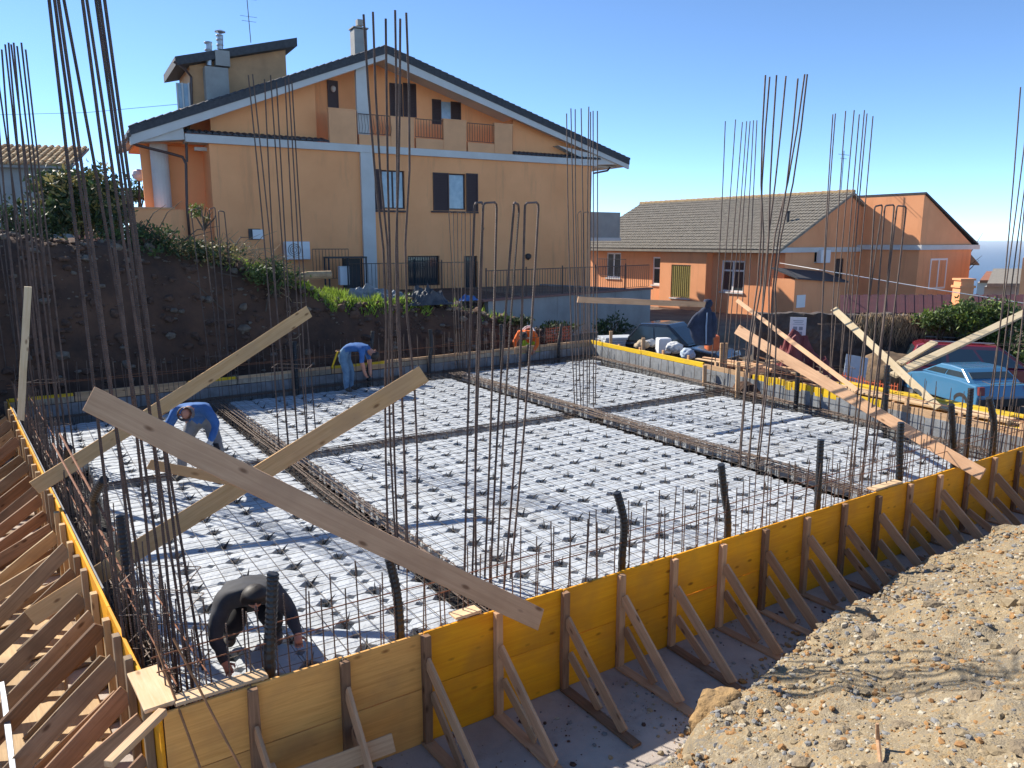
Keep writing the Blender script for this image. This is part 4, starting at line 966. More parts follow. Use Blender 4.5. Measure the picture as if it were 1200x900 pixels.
c = H.w((a[0]+a[1])/2, TU-.12, a[2]+(a[3]-a[2])*.7); mb = MB().lathe([(.05,-.12),(.11,-.04),(.11,.08),(.04,.14)], c, 10); build('wall_lamp', mb, M['whitewall'], dr)
# tile weatherings on the band
mb = MB(); s0, s1 = hx(218,158,0)[0], hx(386,168,0)[0]; tiles_strip(H, mb, s0, s1, -.05, .78, zbt+.02, zbt+.20, .24); build('tile_weathering', mb, M['rooftop_dark'], house, fix=False, kind='stuff')
mb = MB(); s0, s1 = hx(602,180,0)[0], hx(704,187,0)[0]; tiles_strip(H, mb, s0, s1, -.05, .54, zbt+.02, zbt+.16, .24); build('tile_weathering', mb, M['rooftop_dark'], house, fix=False, kind='stuff')
# left porch: recessed wall, white rounded column, parapet, drain pipe
TP = 1.9
s0 = hx(166,200,TP)[0]; mb = MB(); H.poly(mb, [(hx(172,243,TP)[0],3.0),(sL+.4,3.0),(sL+.4,zbb+.02),(hx(164,180,TP)[0],zbb+.02)], TP, TP+.15); build('wall', mb, M['stuccoA'], house)
c = H.w(hx(189,210,TP-.35)[0], TP-.3, 3.2); mb = MB().lathe([(.34,0),(.34,5.6)], c, 18); mb.smooth = False; build('column', mb, M['whitewall'], house)
mb = MB(); s0, s1 = hx(150,245,.6)[0], sL-.003; zt = hx(190,243,.6)[1]; H.box(mb, s0, s1, .6, .8, 2.5, zt-.07); p_ = build('parapet', mb, M['stuccoA'], house)
mb = MB(); H.box(mb, s0-.04, hx(205,243,.6)[0], .55, .85, zt-.068, zt); build('coping', mb, M['stuccoA2'], p_)
def hp(u, v, t): s, z = hx(u, v, t); return H.w(s, t, z)
mb = MB().tube([hp(151,158,.1), hp(152,166,.15), hp(160,170,.3), hp(200,180,.55), hp(214,184,.6), hp(218,192,.55), hp(219,240,.5), hp(223,285,.45)], .055, 8); mb.smooth = True; build('drain_pipe', mb, M['copper'], house, fix=False)
mb = MB().tube([hp(219,190,.55), hp(218,160,.5)], .055, 8); build('drain_pipe', mb, M['copper'], house, fix=False)
mb = MB().tube([hp(715,196,.7), hp(712,200,.7), hp(696,203,.5)], .05, 8); build('drain_pipe', mb, M['copper'], house, fix=False)
mb = MB(); H.pbox(mb, 228, 172, 245, 177, TP-1.2, TP-1.0); build('wall_light', mb, M['whitewall'], house)
# side balcony on the right
s0 = sR+.02; s1 = hx(717,250,3.0)[0]; z1 = hx(715,249,2.5)[1]; z0 = hx(715,281,2.5)[1]
mb = MB(); H.box(mb, s0, s1, 2.2, 5.0, z0+.12, z1); bl = build('balcony', mb, M['greyrender'], house); mb = MB(); H.box(mb, s0, s1+.04, 2.14, 5.04, z0-.06, z0+.118); build('balcony_slab', mb, M['whitewall'], bl)
# tower room on the roof
T = 2.2
tw = rect(H, 268, 72, 338, 130, T); s2 = hx(203,100,T)[0]
mb = MB(); H.poly(mb, [(hx(217,126,T)[0],6.8),(tw[1],6.8),(tw[1],hx(338,58,T)[1]),(hx(222,77,T)[0],hx(222,77,T)[1])], T, T+3.2); tower = build('tower_room', mb, M['stuccoC'], house)
mb = MB(); pA, pB = hx(348,44,T-.5), hx(205,66,T-.5); dz = .32
def roofslab(pa, pb, t0, t1, dz, nm, m):
    mb = MB(); mb.hexa([H.w(pb[0],t0,pb[1]-dz), H.w(pa[0],t0,pa[1]-dz), H.w(pa[0],t1,pa[1]-dz), H.w(pb[0],t1,pb[1]-dz), H.w(pb[0],t0,pb[1]), H.w(pa[0],t0,pa[1]), H.w(pa[0],t1,pa[1]), H.w(pb[0],t1,pb[1])]); return build(nm, mb, m, tower)
roofslab(pA, pB, T-.5, T+3.6, .34, 'tower_roof', M['rooftop_dark'])
sw = hx(203,100,T)[0]
mb = MB(); a = rect(H,207,97,222,128,T-.01); H.box(mb, a[0], a[1], T-.03, T-.004, a[2], a[3]); build('window', mb, M['glass_blue'], tower)
mb = MB(); 
for u in (207,213.5,221): s_, z_ = hx(u,97,T-.05); s2_, z2_ = hx(u,128,T-.05); mb.bar(H.w(s_,T-.05,z_), H.w(s_,T-.05,z2_), .06, .05)
build('window_frame', mb, M['whitewall'], tower)
mb = MB().tube([hp(203,72,T-.55), hp(216,80,T-.3), hp(224,90,T-.1), hp(225,125,T-.1)], .05, 8); build('drain_pipe', mb, M['copper'], tower, fix=False)
# chimneys
TC = 1.6
mb = MB(); H.pbox(mb, 240, 77, 270, 122, TC, TC+.7); ch = build('chimney', mb, M['greyrender'], house)
mb = MB(); H.pbox(mb, 252, 58, 270, 78, TC+.05, TC+.6); build('chimney_stack', mb, M['greyrender'], ch)
for u, v0, v1, hat in ((245,49,77,False),(258,41,58,True)):
    b_ = hp(u, v1, TC+.3); t_ = hp(u, v0, TC+.3); mb = MB().tube([b_, t_], .12, 10); h = t_.z-b_.z
    for q in (.3,.65,.95): mb.lathe([(.14,0),(.15,.03),(.14,.06)], (b_.x, b_.y, b_.z+h*q-.03), 10)
    if hat: mb.lathe([(.05,0),(.22,.06),(.22,.09),(.03,.16)], (t_.x, t_.y, t_.z+.05), 12)
    build('flue_pipe', mb, M['metal'], ch, fix=False)
mb = MB(); H.pbox(mb, 415, 33, 431, 68, 2.0, 2.6); ch2 = build('chimney', mb, M['greyrender'], house)
mb = MB(); H.pbox(mb, 414, 30, 432, 34, 1.95, 2.65); H.pbox(mb, 419, 22, 426, 30, 2.1, 2.4); build('chimney_cap', mb, M['greyrender'], ch2)
# antenna
A_ = hp(294,50,T+.5); A1 = hp(289,-6,T+.5); mb = MB().tube([A_, A1], .018, 5); d = A1-A_
for k, l in ((.98,.55),(.92,.4),(.55,.35),(.45,.3)): q = A_+d*k; mb.tube([q-H.d*l, q+H.d*l], .008, 4)
build('antenna', mb, M['iron'], house, fix=False)
# small things on the wall
def wallbox(u0,v0,u1,v1,t,th,m,nm,par=house): mb = MB(); H.pbox(mb, u0, v0, u1, v1, t, t+th); return build(nm, mb, m, par)
wallbox(291,268,306,281,TW-.05,.04,M['iron'],'vent'); wallbox(296,269,309,280,TW-.12,.06,M['white_plastic'],'meter_box')
c = hp(619,301,TW-.05); mb = MB().lathe([(.03,-.16),(.15,-.05),(.16,.10),(.05,.17)], c, 10); build('flood_light', mb, M['iron'], house)
for u, v in ((437,270),(566,268),(455,174),(505,174),(565,178)):
    c = hp(u, v, TW-.03); build('drain_outlet', MB().lathe([(.05,-.05),(.06,.05)], c, 8), M['iron'], house)
ac = empty('air_conditioner', hp(348,303,TW-.4), 'white air conditioner unit on the tan house wall behind the dry branches', 'air conditioner')
mb = MB(); H.pbox(mb, 334, 283, 364, 304, TW-.42, TW-.06); build('casing', mb, M['white_plastic'], ac, bevel=.02)
q = hp(345,293,TW-.43); mb = MB()
for r in (.1,.18,.26):
    P = [q+H.d*(r*math.cos(a))+UP*(r*math.sin(a)) for a in np.linspace(0, 6.283, 17)]; mb.tube(P, .012, 4, False)
build('fan_grille', mb, M['iron'], ac, fix=False)
# ---------------- deep orange building on the right
K = Frame(13.39, 39, 35)     # s: along gable (right, away); t: back along the eave side is -?   facade runs along n
ob = empty('orange_building', K.w(4,4,.4), 'deep orange single storey building with grey tiled gable roof on the right', 'house')
def kw(s, t, z): return K.w(s, t, z)
GZ = -.4; EZ = 3.92; RZ = 6.94; HW = 5.85; LEN = 15.9
class FrameL:   # the long facade: s runs to the left-away along n, depth along +d
    pass
KF = Frame(13.39, 39, 35+90); KF.d, KF.n = K.n.copy(), K.d.copy()      # s along the long facade (leftwards, away), t into the building
holesF = []
def kh(u0,v0,u1,v1,t=0): a = rect(KF, u0, v0, u1, v1, t); a = (min(a[0],a[1]), max(a[0],a[1]), a[2], a[3]); return a
wB = kh(846,305,872,343)      # right window in the recessed part
ht_ = .0
# recessed right part (t=.9), pier (t=0 .. ) projecting, left part (t=.9)
RT = .5
pr0, pr1 = kh(774,298,823,410)[:2]
wB = kh(846,305,871,343,RT); wC = kh(765,301,776,334,RT); wD = kh(711,296,727,326,RT); wE = kh(848,381,866,412,RT)
mb = MB(); KF.wall(mb, .0, pr0, GZ-.6, EZ-.05, RT, [wB, wE], .15); build('wall', mb, M['stuccoB'], ob, fix=False)
mb = MB(); KF.wall(mb, pr1, LEN, GZ-.6, EZ-.05, RT, [wC, wD], .15); build('wall', mb, M['stuccoB'], ob, fix=False)
pw = kh(787,310,808,350,0)
mb = MB(); KF.wall(mb, pr0, pr1, GZ-.6, EZ-.05, 0, [pw], .2)
for s in (pr0, pr1): mb.add([KF.w(s,0,GZ-.6), KF.w(s,RT,GZ-.6), KF.w(s,RT,EZ-.05), KF.w(s,0,EZ-.05)], [(0,1,2,3)])
build('projecting_bay', mb, M['stuccoB'], ob, fix=False)
M['bamboo'] = mat('yellow_green_slat', (.30,.24,.06), .7, (.2,.16,.04), 12)
w_ = window(KF, ob, pw, 0, M['white_frame'], M['glass'], 0); mb = MB(); n = 10
for k in range(n): s = lerp(pw[0], pw[1], (k+.5)/n); KF.box(mb, s-.045, s+.035, .03, .06, pw[2]+.03, pw[3]-.02)
build('slat_blind', mb, M['bamboo'], w_); mb = MB(); KF.box(mb, pw[0]-.05, pw[1]+.05, -.08, .1, pw[2]-.07, pw[2]-.003); build('sill', mb, M['whitewall'], w_)
for h, mu, tr in ((wB,1,.68),(wC,0,.6),(wD,1,0),(wE,1,0)):
    w_ = window(KF, ob, h, RT, M['white_frame'], M['glass'], mu, tr, depth=.1, fw_=.09); mb = MB(); KF.box(mb, h[0]-.05, h[1]+.05, RT-.07, RT+.05, h[2]-.08, h[2]-.003); build('sill', mb, M['whitewall'], w_)
# white belly-rail below the right window
bal = rect(KF, 846, 365, 880, 372, RT-.5)
# gable end facing the camera (plane t=0 in K) with lower wall
hw2 = 9.4
hA = rect(K, 955, 292, 967, 308, 0); hB = rect(K, 980, 303, 987, 329, 0)
mb = MB(); K.wall(mb, RT, 7.05, GZ-.6, EZ, 0, [hA, hB], .15); build('wall', mb, M['stuccoB'], ob, fix=False)
for h in (hA, hB): window(K, ob, h, 0, M['white_frame'] if h is hA else M['brown_frame'], M['glass'], 1 if h is hA else 0, depth=.1)
mb = MB(); K.poly(mb, [(0,EZ+.12),(2*HW,EZ+.12),(HW,RZ-.1)], .02, .2); build('gable', mb, M['stuccoB'], ob)
mb = MB(); K.box(mb, -.25, 7.02, -.18, .1, EZ-.12, EZ+.13); build('white_fascia', mb, M['whitewall'], ob)
mb = MB(); KF.box(mb, -.18, LEN, -.28, -.18, EZ-.16, EZ+.02); build('gutter', mb, M['rustiron'], ob)
# roof with barrel tiles: corrugated surface built as geometry
def tileroof(P0, along, slope, L, W, m, parent, pitch=.21, row=.38, name='roof_tiles', amp=.045):
    """P0 lower corner, `along` unit along the eave, `slope` unit up the slope"""
    nrm = along.cross(slope).normalized()
    if nrm.z < 0: nrm = -nrm
    mb = MB(); na = int(L/pitch)*4; rows = int(W/row)
    for j in range(rows):
        for (yy, lift) in ((j*row, .035), ((j+1)*row+.02, .0)):
            for i in range(na+1):
                x = i*pitch/4; a = amp*(1 if i % 4 == 2 else (.0 if i % 4 == 0 else .72)); jig = .012*noise.noise((x*3, j*1.7, 2))
                p = P0+along*x+slope*yy+nrm*(a+lift+jig); mb.v.append(tuple(p))
        b = j*2*(na+1)
        for i in range(na): mb.f.append((b+i, b+i+1, b+na+2+i, b+na+1+i)); mb.m.append(0)
        for i in range(na):   # front lip
            k = len(mb.v); 
    return build(name, mb, m, parent, fix=False, kind='stuff')
e0 = K.w(-.30, -.25, EZ+.0); sl_v = (K.w(HW,0,RZ)-K.w(-.30,0,EZ)); Wd = sl_v.length; sl_u = sl_v.normalized()
mb = MB(); 
for (s_a, s_b, z_a, z_b) in ((-.30, HW, EZ, RZ), (HW, 2*HW+.3, RZ, EZ)):
    mb.hexa([K.w(s_a,-.2,z_a-.14), K.w(s_b,-.2,z_b-.14), K.w(s_b,LEN,z_b-.14), K.w(s_a,LEN,z_a-.14), K.w(s_a,-.2,z_a), K.w(s_b,-.2,z_b), K.w(s_b,LEN,z_b), K.w(s_a,LEN,z_a)])
rf = build('roof', mb, M['rooftop_grey'], ob)
tileroof(e0, K.n, sl_u, LEN+.3, Wd, M['rooftop_grey'], rf)
mb = MB(); n = 34
for k in range(n): a, b = K.w(HW,-.2+(LEN+.2)*k/n,RZ+.03), K.w(HW,-.2+(LEN+.2)*(k+1.1)/n,RZ+.045); mb.tube([a, b], [.11,.13], 7)
build('ridge_tiles', mb, M['terracotta'], rf, fix=False, kind='stuff')
p = K.w(2.6, 1.5, lerp(EZ,RZ,(2.6+.3)/(HW+.3))); build('vent_pipe', MB().lathe([(.08,0),(.08,.5),(.12,.52),(.12,.6)], p, 8), M['iron'], rf)
p = K.w(HW, .6, RZ); mb = MB().tube([p, p+UP*2.2], .02, 5); mb.tube([p+UP*2.0-K.d*.5, p+UP*2.0+K.d*.5], .012, 4); mb.tube([p+UP*1.8-K.d*.3, p+UP*1.8+K.d*.3], .012, 4); build('antenna', mb, M['iron'], rf, fix=False)
# second volume: wall facing left with parapet, lean-to gable to the right
K2 = Frame(21.06, 40.3, 35); TP2 = 6.73
mb = MB(); mb.hexa([K2.w(0,0,GZ-.6), K2.w(5.6,0,GZ-.6), K2.w(5.6,6,GZ-.6), K2.w(0,6,GZ-.6), K2.w(0,0,EZ+.0), K2.w(5.6,0,EZ+.0), K2.w(5.6,6,EZ+.0), K2.w(0,6,EZ+.0)]); build('wing', mb, M['stuccoB'], ob)
mb = MB(); K2.poly(mb, [(.003,EZ+.26),(5.6,EZ+.26),(.003,TP2)], .003, 6.2); build('lean_to', mb, M['stuccoB'], ob)
mb = MB(); mb.hexa([K2.w(-.02,-.1,TP2+.0), K2.w(6.15,-.1,EZ+.22), K2.w(6.15,6.3,EZ+.22), K2.w(-.02,6.3,TP2+.0), K2.w(-.02,-.1,TP2+.1), K2.w(6.15,-.1,EZ+.32), K2.w(6.15,6.3,EZ+.32), K2.w(-.02,6.3,TP2+.1)]); build('roof', mb, M['rooftop_dark'], ob)
mb = MB(); K2.box(mb, -.2, 6.1, -.2, 6.2, EZ+.001, EZ+.25); build('white_fascia', mb, M['whitewall'], ob)
h = rect(K2, 1091, 303, 1107, 338, -.01); mb = MB()
w_ = window(K2, ob, h, -.13, M['white_frame'], M['glass_blue'], 1, 0, depth=.16, fw_=.1)
s0_, z0_ = K2.pix(1119,290,.5); mb = MB(); mb.hexa([K2.w(5.62,.3,3.25), K2.w(7.4,.3,3.0), K2.w(7.4,3,3.0), K2.w(5.62,3,3.25), K2.w(5.62,.3,3.95), K2.w(7.4,.3,3.06), K2.w(7.4,3,3.06), K2.w(5.62,3,3.95)]); build('awning', mb, M['iron'], ob)
# air conditioner on the gable
a = rect(K, 963, 293, 973, 308, -.35); mb = MB(); K.box(mb, a[0], a[1], -.35, -.06, a[2], a[3]); build('air_conditioner', mb, M['white_plastic'], ob, bevel=.02)
# low annexe with dark roof in front of the gable
KA = Frame(13.39, 39, 35); ax0, _ = KA.pix(931,340,-1.5); ax1, _ = KA.pix(985,340,-1.5)
an = empty('low_annexe', KA.w(1,-2,.4), 'small orange annexe with dark sloping roof in front of the deep orange gable', 'annexe')
zA = KA.pix(931,327,-1.5)[1]; mb = MB(); KA.poly(mb, [(ax0,GZ-.5),(ax1,GZ-.5),(ax1,zA-.25),(ax0,zA)], -1.5, -.2); wl_ = build('wall', mb, M['stuccoB'], an)
mb = MB(); mb.hexa([KA.w(ax0-.1,-1.7,zA), KA.w(ax1+.35,-1.7,zA-.30), KA.w(ax1+.35,-.2,zA+.15), KA.w(ax0-.1,-.2,zA+.45), KA.w(ax0-.1,-1.7,zA+.08), KA.w(ax1+.35,-1.7,zA-.22), KA.w(ax1+.35,-.2,zA+.23), KA.w(ax0-.1,-.2,zA+.53)]); build('roof', mb, M['rooftop_dark'], an)
a = rect(KA, 934, 346, 943, 360, -1.52); mb = MB(); KA.box(mb, a[0], a[1], -1.53, -1.502, a[2], a[3]); build('door_panel', mb, M['white_frame'], an)
# red sheet roof of a low shed beyond the stone wall
mb = MB(); q = [py_(985,366,23.4), py_(1200,372,23.4), py_(1200,346,25.4), py_(985,342,25.4)]
for p in q: p.z = 2.2 if p.y < 24.5 else 2.62
for k in range(40): 
    a, b = q[0].lerp(q[1], k/40), q[0].lerp(q[1], (k+1)/40); c, d = q[3].lerp(q[2], (k+1)/40), q[3].lerp(q[2], k/40); l = .02*(k % 2)
    mb.hexa([a-UP*.05, b-UP*.05, c-UP*.05, d-UP*.05, a+UP*l, b+UP*l, c+UP*l, d+UP*l])
shed = empty('shed', q[0]-UP*2.0, 'low shed with a dark red corrugated roof behind the stone wall', 'shed'); build('roof', mb, M['redroof'], shed)
mb = MB(); mb.hexa([Vector((p.x,p.y,.0)) for p in [q[0].lerp(q[2],.05), q[1].lerp(q[3],.05), q[2].lerp(q[0],.05), q[3].lerp(q[1],.05)]]+[Vector((p.x,p.y,2.1 if i<2 else 2.5)) for i, p in enumerate([q[0].lerp(q[2],.05), q[1].lerp(q[3],.05), q[2].lerp(q[0],.05), q[3].lerp(q[1],.05)])]); build('wall', mb, M['greyrender'], shed)
bc = py_(1128,345,24.2); mb = MB(); bc.z = 0
chm = empty('brick_chimney', (bc.x,bc.y,2.0), 'orange brick chimney rising over the green hedge', 'chimney')
mb.box(bc.x-.21, bc.x+.21, bc.y-.21, bc.y+.21, 1.6, 2.93); build('shaft', mb, M['stuccoB'], chm); mb = MB(); mb.box(bc.x-.25, bc.x+.25, bc.y-.25, bc.y+.25, 2.931, 3.0); mb.box(bc.x-.2, bc.x+.2, bc.y-.2, bc.y+.2, 3.0, 3.16); mb.box(bc.x-.24, bc.x+.24, bc.y-.24, bc.y+.24, 3.16, 3.22); build('cap', mb, M['stuccoB'], chm)
# far houses down the slope at the right edge
def farhouse(u0, v0, u1, v1, y, roofm, wallm, label, ridge=.5, dep=9):
    a, b = py_(u0, v1, y), py_(u1, v0, y); r = empty('far_house', (a.x,y,a.z), label, 'house', 'houses down the slope'); zt = b.z
    f_ = (y+dep)/y*1.02; mb = MB(); mb.hexa([(a.x,y,a.z-8),(b.x,y,a.z-8),(b.x*f_,y+dep,a.z-8),(a.x*f_,y+dep,a.z-8),(a.x,y,zt),(b.x,y,zt),(b.x*f_,y+dep,zt),(a.x*f_,y+dep,zt)]); build('wall', mb, M[wallm], r)
    mb = MB(); o = .05*(b.x-a.x); hgt = (b.x-a.x)*ridge*.3
    mb.add([(a.x-o,y-.6,zt),(b.x+o,y-.6,zt),(b.x*f_+o,y+dep,zt+hgt),(a.x*f_-o,y+dep,zt+hgt),(a.x-o,y-.6,zt+.25),(b.x+o,y-.6,zt+.25),(b.x*f_+o,y+dep,zt+hgt+.25),(a.x*f_-o,y+dep,zt+hgt+.25)], [(3,2,1,0),(4,5,6,7),(0,1,5,4),(1,2,6,5),(2,3,7,6),(3,0,4,7)]); build('roof', mb, M[roofm], r); return r
M['farred'] = mat('red_clay_roof', (.34,.13,.065), .9, (.26,.10,.05), 2)
farhouse(1144,331,1185,345,75,'farred','whitewall','distant house with a red clay roof low at the right')
farhouse(1152,336,1230,352,52,'rooftop_grey','greyrender','grey roofed house between the brick chimney and the right edge')
fh = farhouse(1193,302,1240,350,38,'terracotta','stuccoA2','tan house cut by the right picture edge behind the leaning rebar', .0)
# ---------------- old tiled house at the far left
LH = Frame(-22.5, 29, 14)
oh = empty('old_house', LH.w(0,3,4), 'old grey house with a terracotta barrel tiled roof at the far left', 'house')
s1, zt = LH.pix(84,194,0); s0 = s1-11; zE = LH.pix(60,194,0)[1]
mb = MB(); LH.box(mb, s0, s1-.25, .3, 5, 3, zE-.02); build('wall', mb, M['greyrender'], oh)
zR = LH.pix(74,172,2.6)[1]
mb = MB(); mb.hexa([LH.w(s0,0,zE-.1), LH.w(s1,0,zE-.1), LH.w(s1,2.7,zR-.1), LH.w(s0,2.7,zR-.1), LH.w(s0,0,zE), LH.w(s1,0,zE), LH.w(s1,2.7,zR), LH.w(s0,2.7,zR)]); rf2 = build('roof', mb, M['greyrender'], oh)
sv = (LH.w(0,2.7,zR)-LH.w(0,0,zE)); su = sv.normalized(); nr = LH.d.cross(su); tm = MB(); P = []
for (x, r0) in ((0,.105),(.47,.085)):
    P += [(x, r0*math.cos(a), r0*.9*math.sin(a)) for a in np.linspace(0, math.pi, 6)]
tm.add(P, [(i,i+1,7+i,6+i) for i in range(5)]+[(5,4,3,2,1,0)]); tmm = tm.mesh('roof_tile'); setmat(tmm, M['terracotta'])
rows = int(sv.length/.40)
for i in range(34):
    for j in range(rows):
        p = LH.w(s1-.12-i*.245, 0, zE)+su*(j*.40-.06)+nr*(.02+random.uniform(0,.015)); mt = Matrix(((su.x,LH.d.x,nr.x,p.x),(su.y,LH.d.y,nr.y,p.y),(su.z,LH.d.z,nr.z,p.z),(0,0,0,1))) @ Matrix.Rotation(random.uniform(-.05,.05),4,'Z')
        inst('roof_tile', tmm, mt, oh)
# ================================================================== RETAINING WALL, RAILINGS
WF = Frame(0,0,0); WF.O = WA.copy(); WF.d = WD.copy(); WF.n = WN.copy()
rwall = empty('retaining_wall', WF.w(WL/2,0,.3), 'grey rendered retaining wall with reddish coping below the house railing', 'wall')
k = 0; s = 0
while s < WL-.1:
    s1 = min(WL, s+1.9); mb = MB(); WF.box(mb, s+.006, s1-.006, 0+.004*(k % 2), .22, -.2, 2.20); build('wall_panel', mb, M['greyrender'], rwall); s = s1; k += 1
mb = MB(); WF.box(mb, WL-.22, WL+.002, .222, 9, -.2, 2.19); build('return_wall', mb, M['greyrender'], rwall)
M['coping'] = mat('reddish_coping', (.26,.13,.10), .85, (.2,.1,.08), 6)
mb = MB(); WF.box(mb, -.3, WL+.06, -.07, .30, 2.202, 2.28); build('coping', mb, M['coping'], rwall)
rail = empty('wall_railing', WF.w(0,.12,2.28), 'dark iron railing on top of the grey retaining wall', 'railing'); railing(WF, rail, .0, WL-.05, 2.28, 3.30, .12, M['rustiron'], .15, name='bars')
mb = MB()
for s in np.arange(0.02, WL, 2.1): mb.bar(WF.w(s,.12,2.28), WF.w(s,.12,3.4), .05, .05)
build('posts', mb, M['rustiron'], rail, fix=False, kind='stuff')
s0, z1 = H.pix(408,306,-1.3); s1, z0 = H.pix(560,338,-1.3)
r2 = empty('house_railing', H.w(s0,-1.3,z0), 'thin iron railing in front of the tan house basement windows', 'railing'); railing(H, r2, s0, s1, z0-.1, z1-.12, -1.3, M['rustiron'], .17, name='bars')
mb = MB()
for s in np.arange(s0, s1, 2.2): mb.bar(H.w(s,-1.3,z0-.5), H.w(s,-1.3,z1), .05, .05)
build('posts', mb, M['rustiron'], r2, fix=False, kind='stuff')
s0, z1 = H.pix(366,292,-.9); s1, _ = H.pix(408,292,-.9)
r3 = empty('short_railing', H.w(s0,-.9,2.4), 'short iron railing beside the air conditioner', 'railing'); railing(H, r3, s0, s1, z1-1.3, z1, -.9, M['rustiron'], .14, name='bars')
# orange-terrace railing in front of the orange building door
q0, q1 = KF.pix(733,318,-1.3), KF.pix(700,318,-1.3)
r4 = empty('terrace_railing', KF.w(q0[0],-1.3,2.4), 'dark railing in front of the white door of the orange building', 'railing'); railing(KF, r4, q0[0], q1[0], 2.3, 3.3, -1.3, M['iron'], .15, name='bars')
# ================================================================== FOLIAGE
def leafmat(name, c, c2, tr=.25): return mat(name, c, .55, c2, 3.5, trans=tr, coord='Object', detail=3)
M['leaf_dark'] = leafmat('dark_leaf', (.055,.085,.030), (.025,.045,.020)); M['leaf_mid'] = leafmat('mid_leaf', (.10,.15,.035), (.05,.085,.022))
M['leaf_lime'] = leafmat('lime_leaf', (.20,.27,.04), (.10,.16,.03)); M['leaf_yellow'] = leafmat('yellowed_leaf', (.32,.27,.08), (.2,.15,.06)); M['dry'] = mat('dry_stalk', (.40,.29,.17), .9, (.25,.17,.10), 8)  # leaf_lime is the palest leaf green, mixed in at random
M['twig'] = mat('brown_twig', (.12,.085,.06), .9, (.07,.05,.035), 10)
def leaves(mb, c, rad, n, size, mats, clump=.35, up=.2):
    c = np.array(c); nc = max(4, n//60); cl = RNG.normal(size=(nc,3)); cl /= np.linalg.norm(cl,axis=1)[:,None]; cl = cl*(RNG.random((nc,1))**.4)*.82
    idx = RNG.integers(0, nc, n); p = c+(cl[idx]+RNG.normal(size=(n,3))*clump*.42)*np.array(rad)
    d = RNG.normal(size=(n,3)); d[:,2] += up; d /= np.linalg.norm(d,axis=1)[:,None]; e = np.cross(d, RNG.normal(size=(n,3))); e /= np.linalg.norm(e,axis=1)[:,None]
    L = size*RNG.uniform(.6,1.3,(n,1)); W = L*.42; cm = RNG.integers(0, len(mats), nc)
    nn = np.cross(d, e)
    for i in range(n):
        a = p[i]; v = [a, a+d[i]*L[i]*.5+e[i]*W[i]*.5+nn[i]*L[i]*.06, a+d[i]*L[i], a+d[i]*L[i]*.5-e[i]*W[i]*.5+nn[i]*L[i]*.06]
        b = len(mb.v); mb.v += [tuple(q) for q in v]; mb.f.append((b,b+1,b+2,b+3)); mb.m.append(mats[cm[idx[i]]] if RNG.random() < .7 else mats[int(RNG.integers(0,len(mats)))])
def bush(name, c, rad, n, size, mats, label, cat='bush', stems=7, group=None, clump=.35):
    root = empty(name, (c[0],c[1],c[2]-rad[2]), label, cat, group); mb = MB(); leaves(mb, c, rad, n, size, list(range(len(mats))), clump); build('foliage', mb, [M[m] for m in mats], root, fix=False)
    mb = MB(); rr = random.Random(label)
    for k in range(stems):
        a = rr.uniform(0,6.28); t = Vector((c[0]+math.cos(a)*rad[0]*rr.uniform(.2,.8), c[1]+math.sin(a)*rad[1]*rr.uniform(.2,.8), c[2]+rad[2]*rr.uniform(-.1,.75))); b = Vector((c[0]+rr.uniform(-.15,.15), c[1]+rr.uniform(-.15,.15), c[2]-rad[2]-.2)); m = b.lerp(t,.5)+Vector((rr.uniform(-.2,.2), rr.uniform(-.2,.2), .1))
        mb.tube([b, m, t], [.03,.02,.008], 5)
    build('stems', mb, M['twig'], root, fix=False); return root
def on_bank(u, v, y): p = py_(u, v, y); return p
p = on_bank(92,232,21.5); bush('laurel_bush', p, (1.25,1.1,1.15), 4200, .20, ['leaf_dark','leaf_dark','leaf_mid','leaf_yellow'], 'large dark laurel bush with yellowish leaves below the terracotta roof')
p = on_bank(30,262,21); bush('dark_bush', p, (1.2,.9,.75), 1500, .16, ['leaf_dark','leaf_dark','leaf_mid'], 'dark bush low at the left edge behind the rebar')
p = on_bank(128,246,22.5); bush('dark_bush', p, (.75,.7,.9), 1600, .16, ['leaf_dark','leaf_mid','leaf_yellow'], 'bush right of the large laurel beneath the house eave')
p = on_bank(165,283,20.8); bush('hanging_shrub', p, (1.5,.7,.5), 2200, .13, ['leaf_dark','leaf_dark','leaf_mid'], 'dark shrub hanging over the earth bank below the porch parapet', clump=.4)
p = on_bank(232,296,21.2); bush('hanging_shrub', p, (1.3,.6,.45), 1700, .12, ['leaf_dark','leaf_dark','leaf_yellow'], 'dark shrub on the bank edge below the drain pipe', clump=.4)
p = on_bank(320,322,21.5); bush('weed_clump', p, (1.0,.6,.42), 1300, .12, ['leaf_dark','leaf_mid'], 'weeds on the bank edge behind the left tall rebar', clump=.4)
p = on_bank(238,250,23.0); bush('yellow_plant', p, (.55,.3,.28), 300, .10, ['leaf_yellow','leaf_lime'], 'small yellow leaved plant at the foot of the drain pipe')
p = on_bank(163,225,40); bush('distant_tree', p, (.9,.9,.9), 900, .2, ['leaf_mid','leaf_dark'], 'small tree seen under the porch eave beside the wall lamp', 'tree')
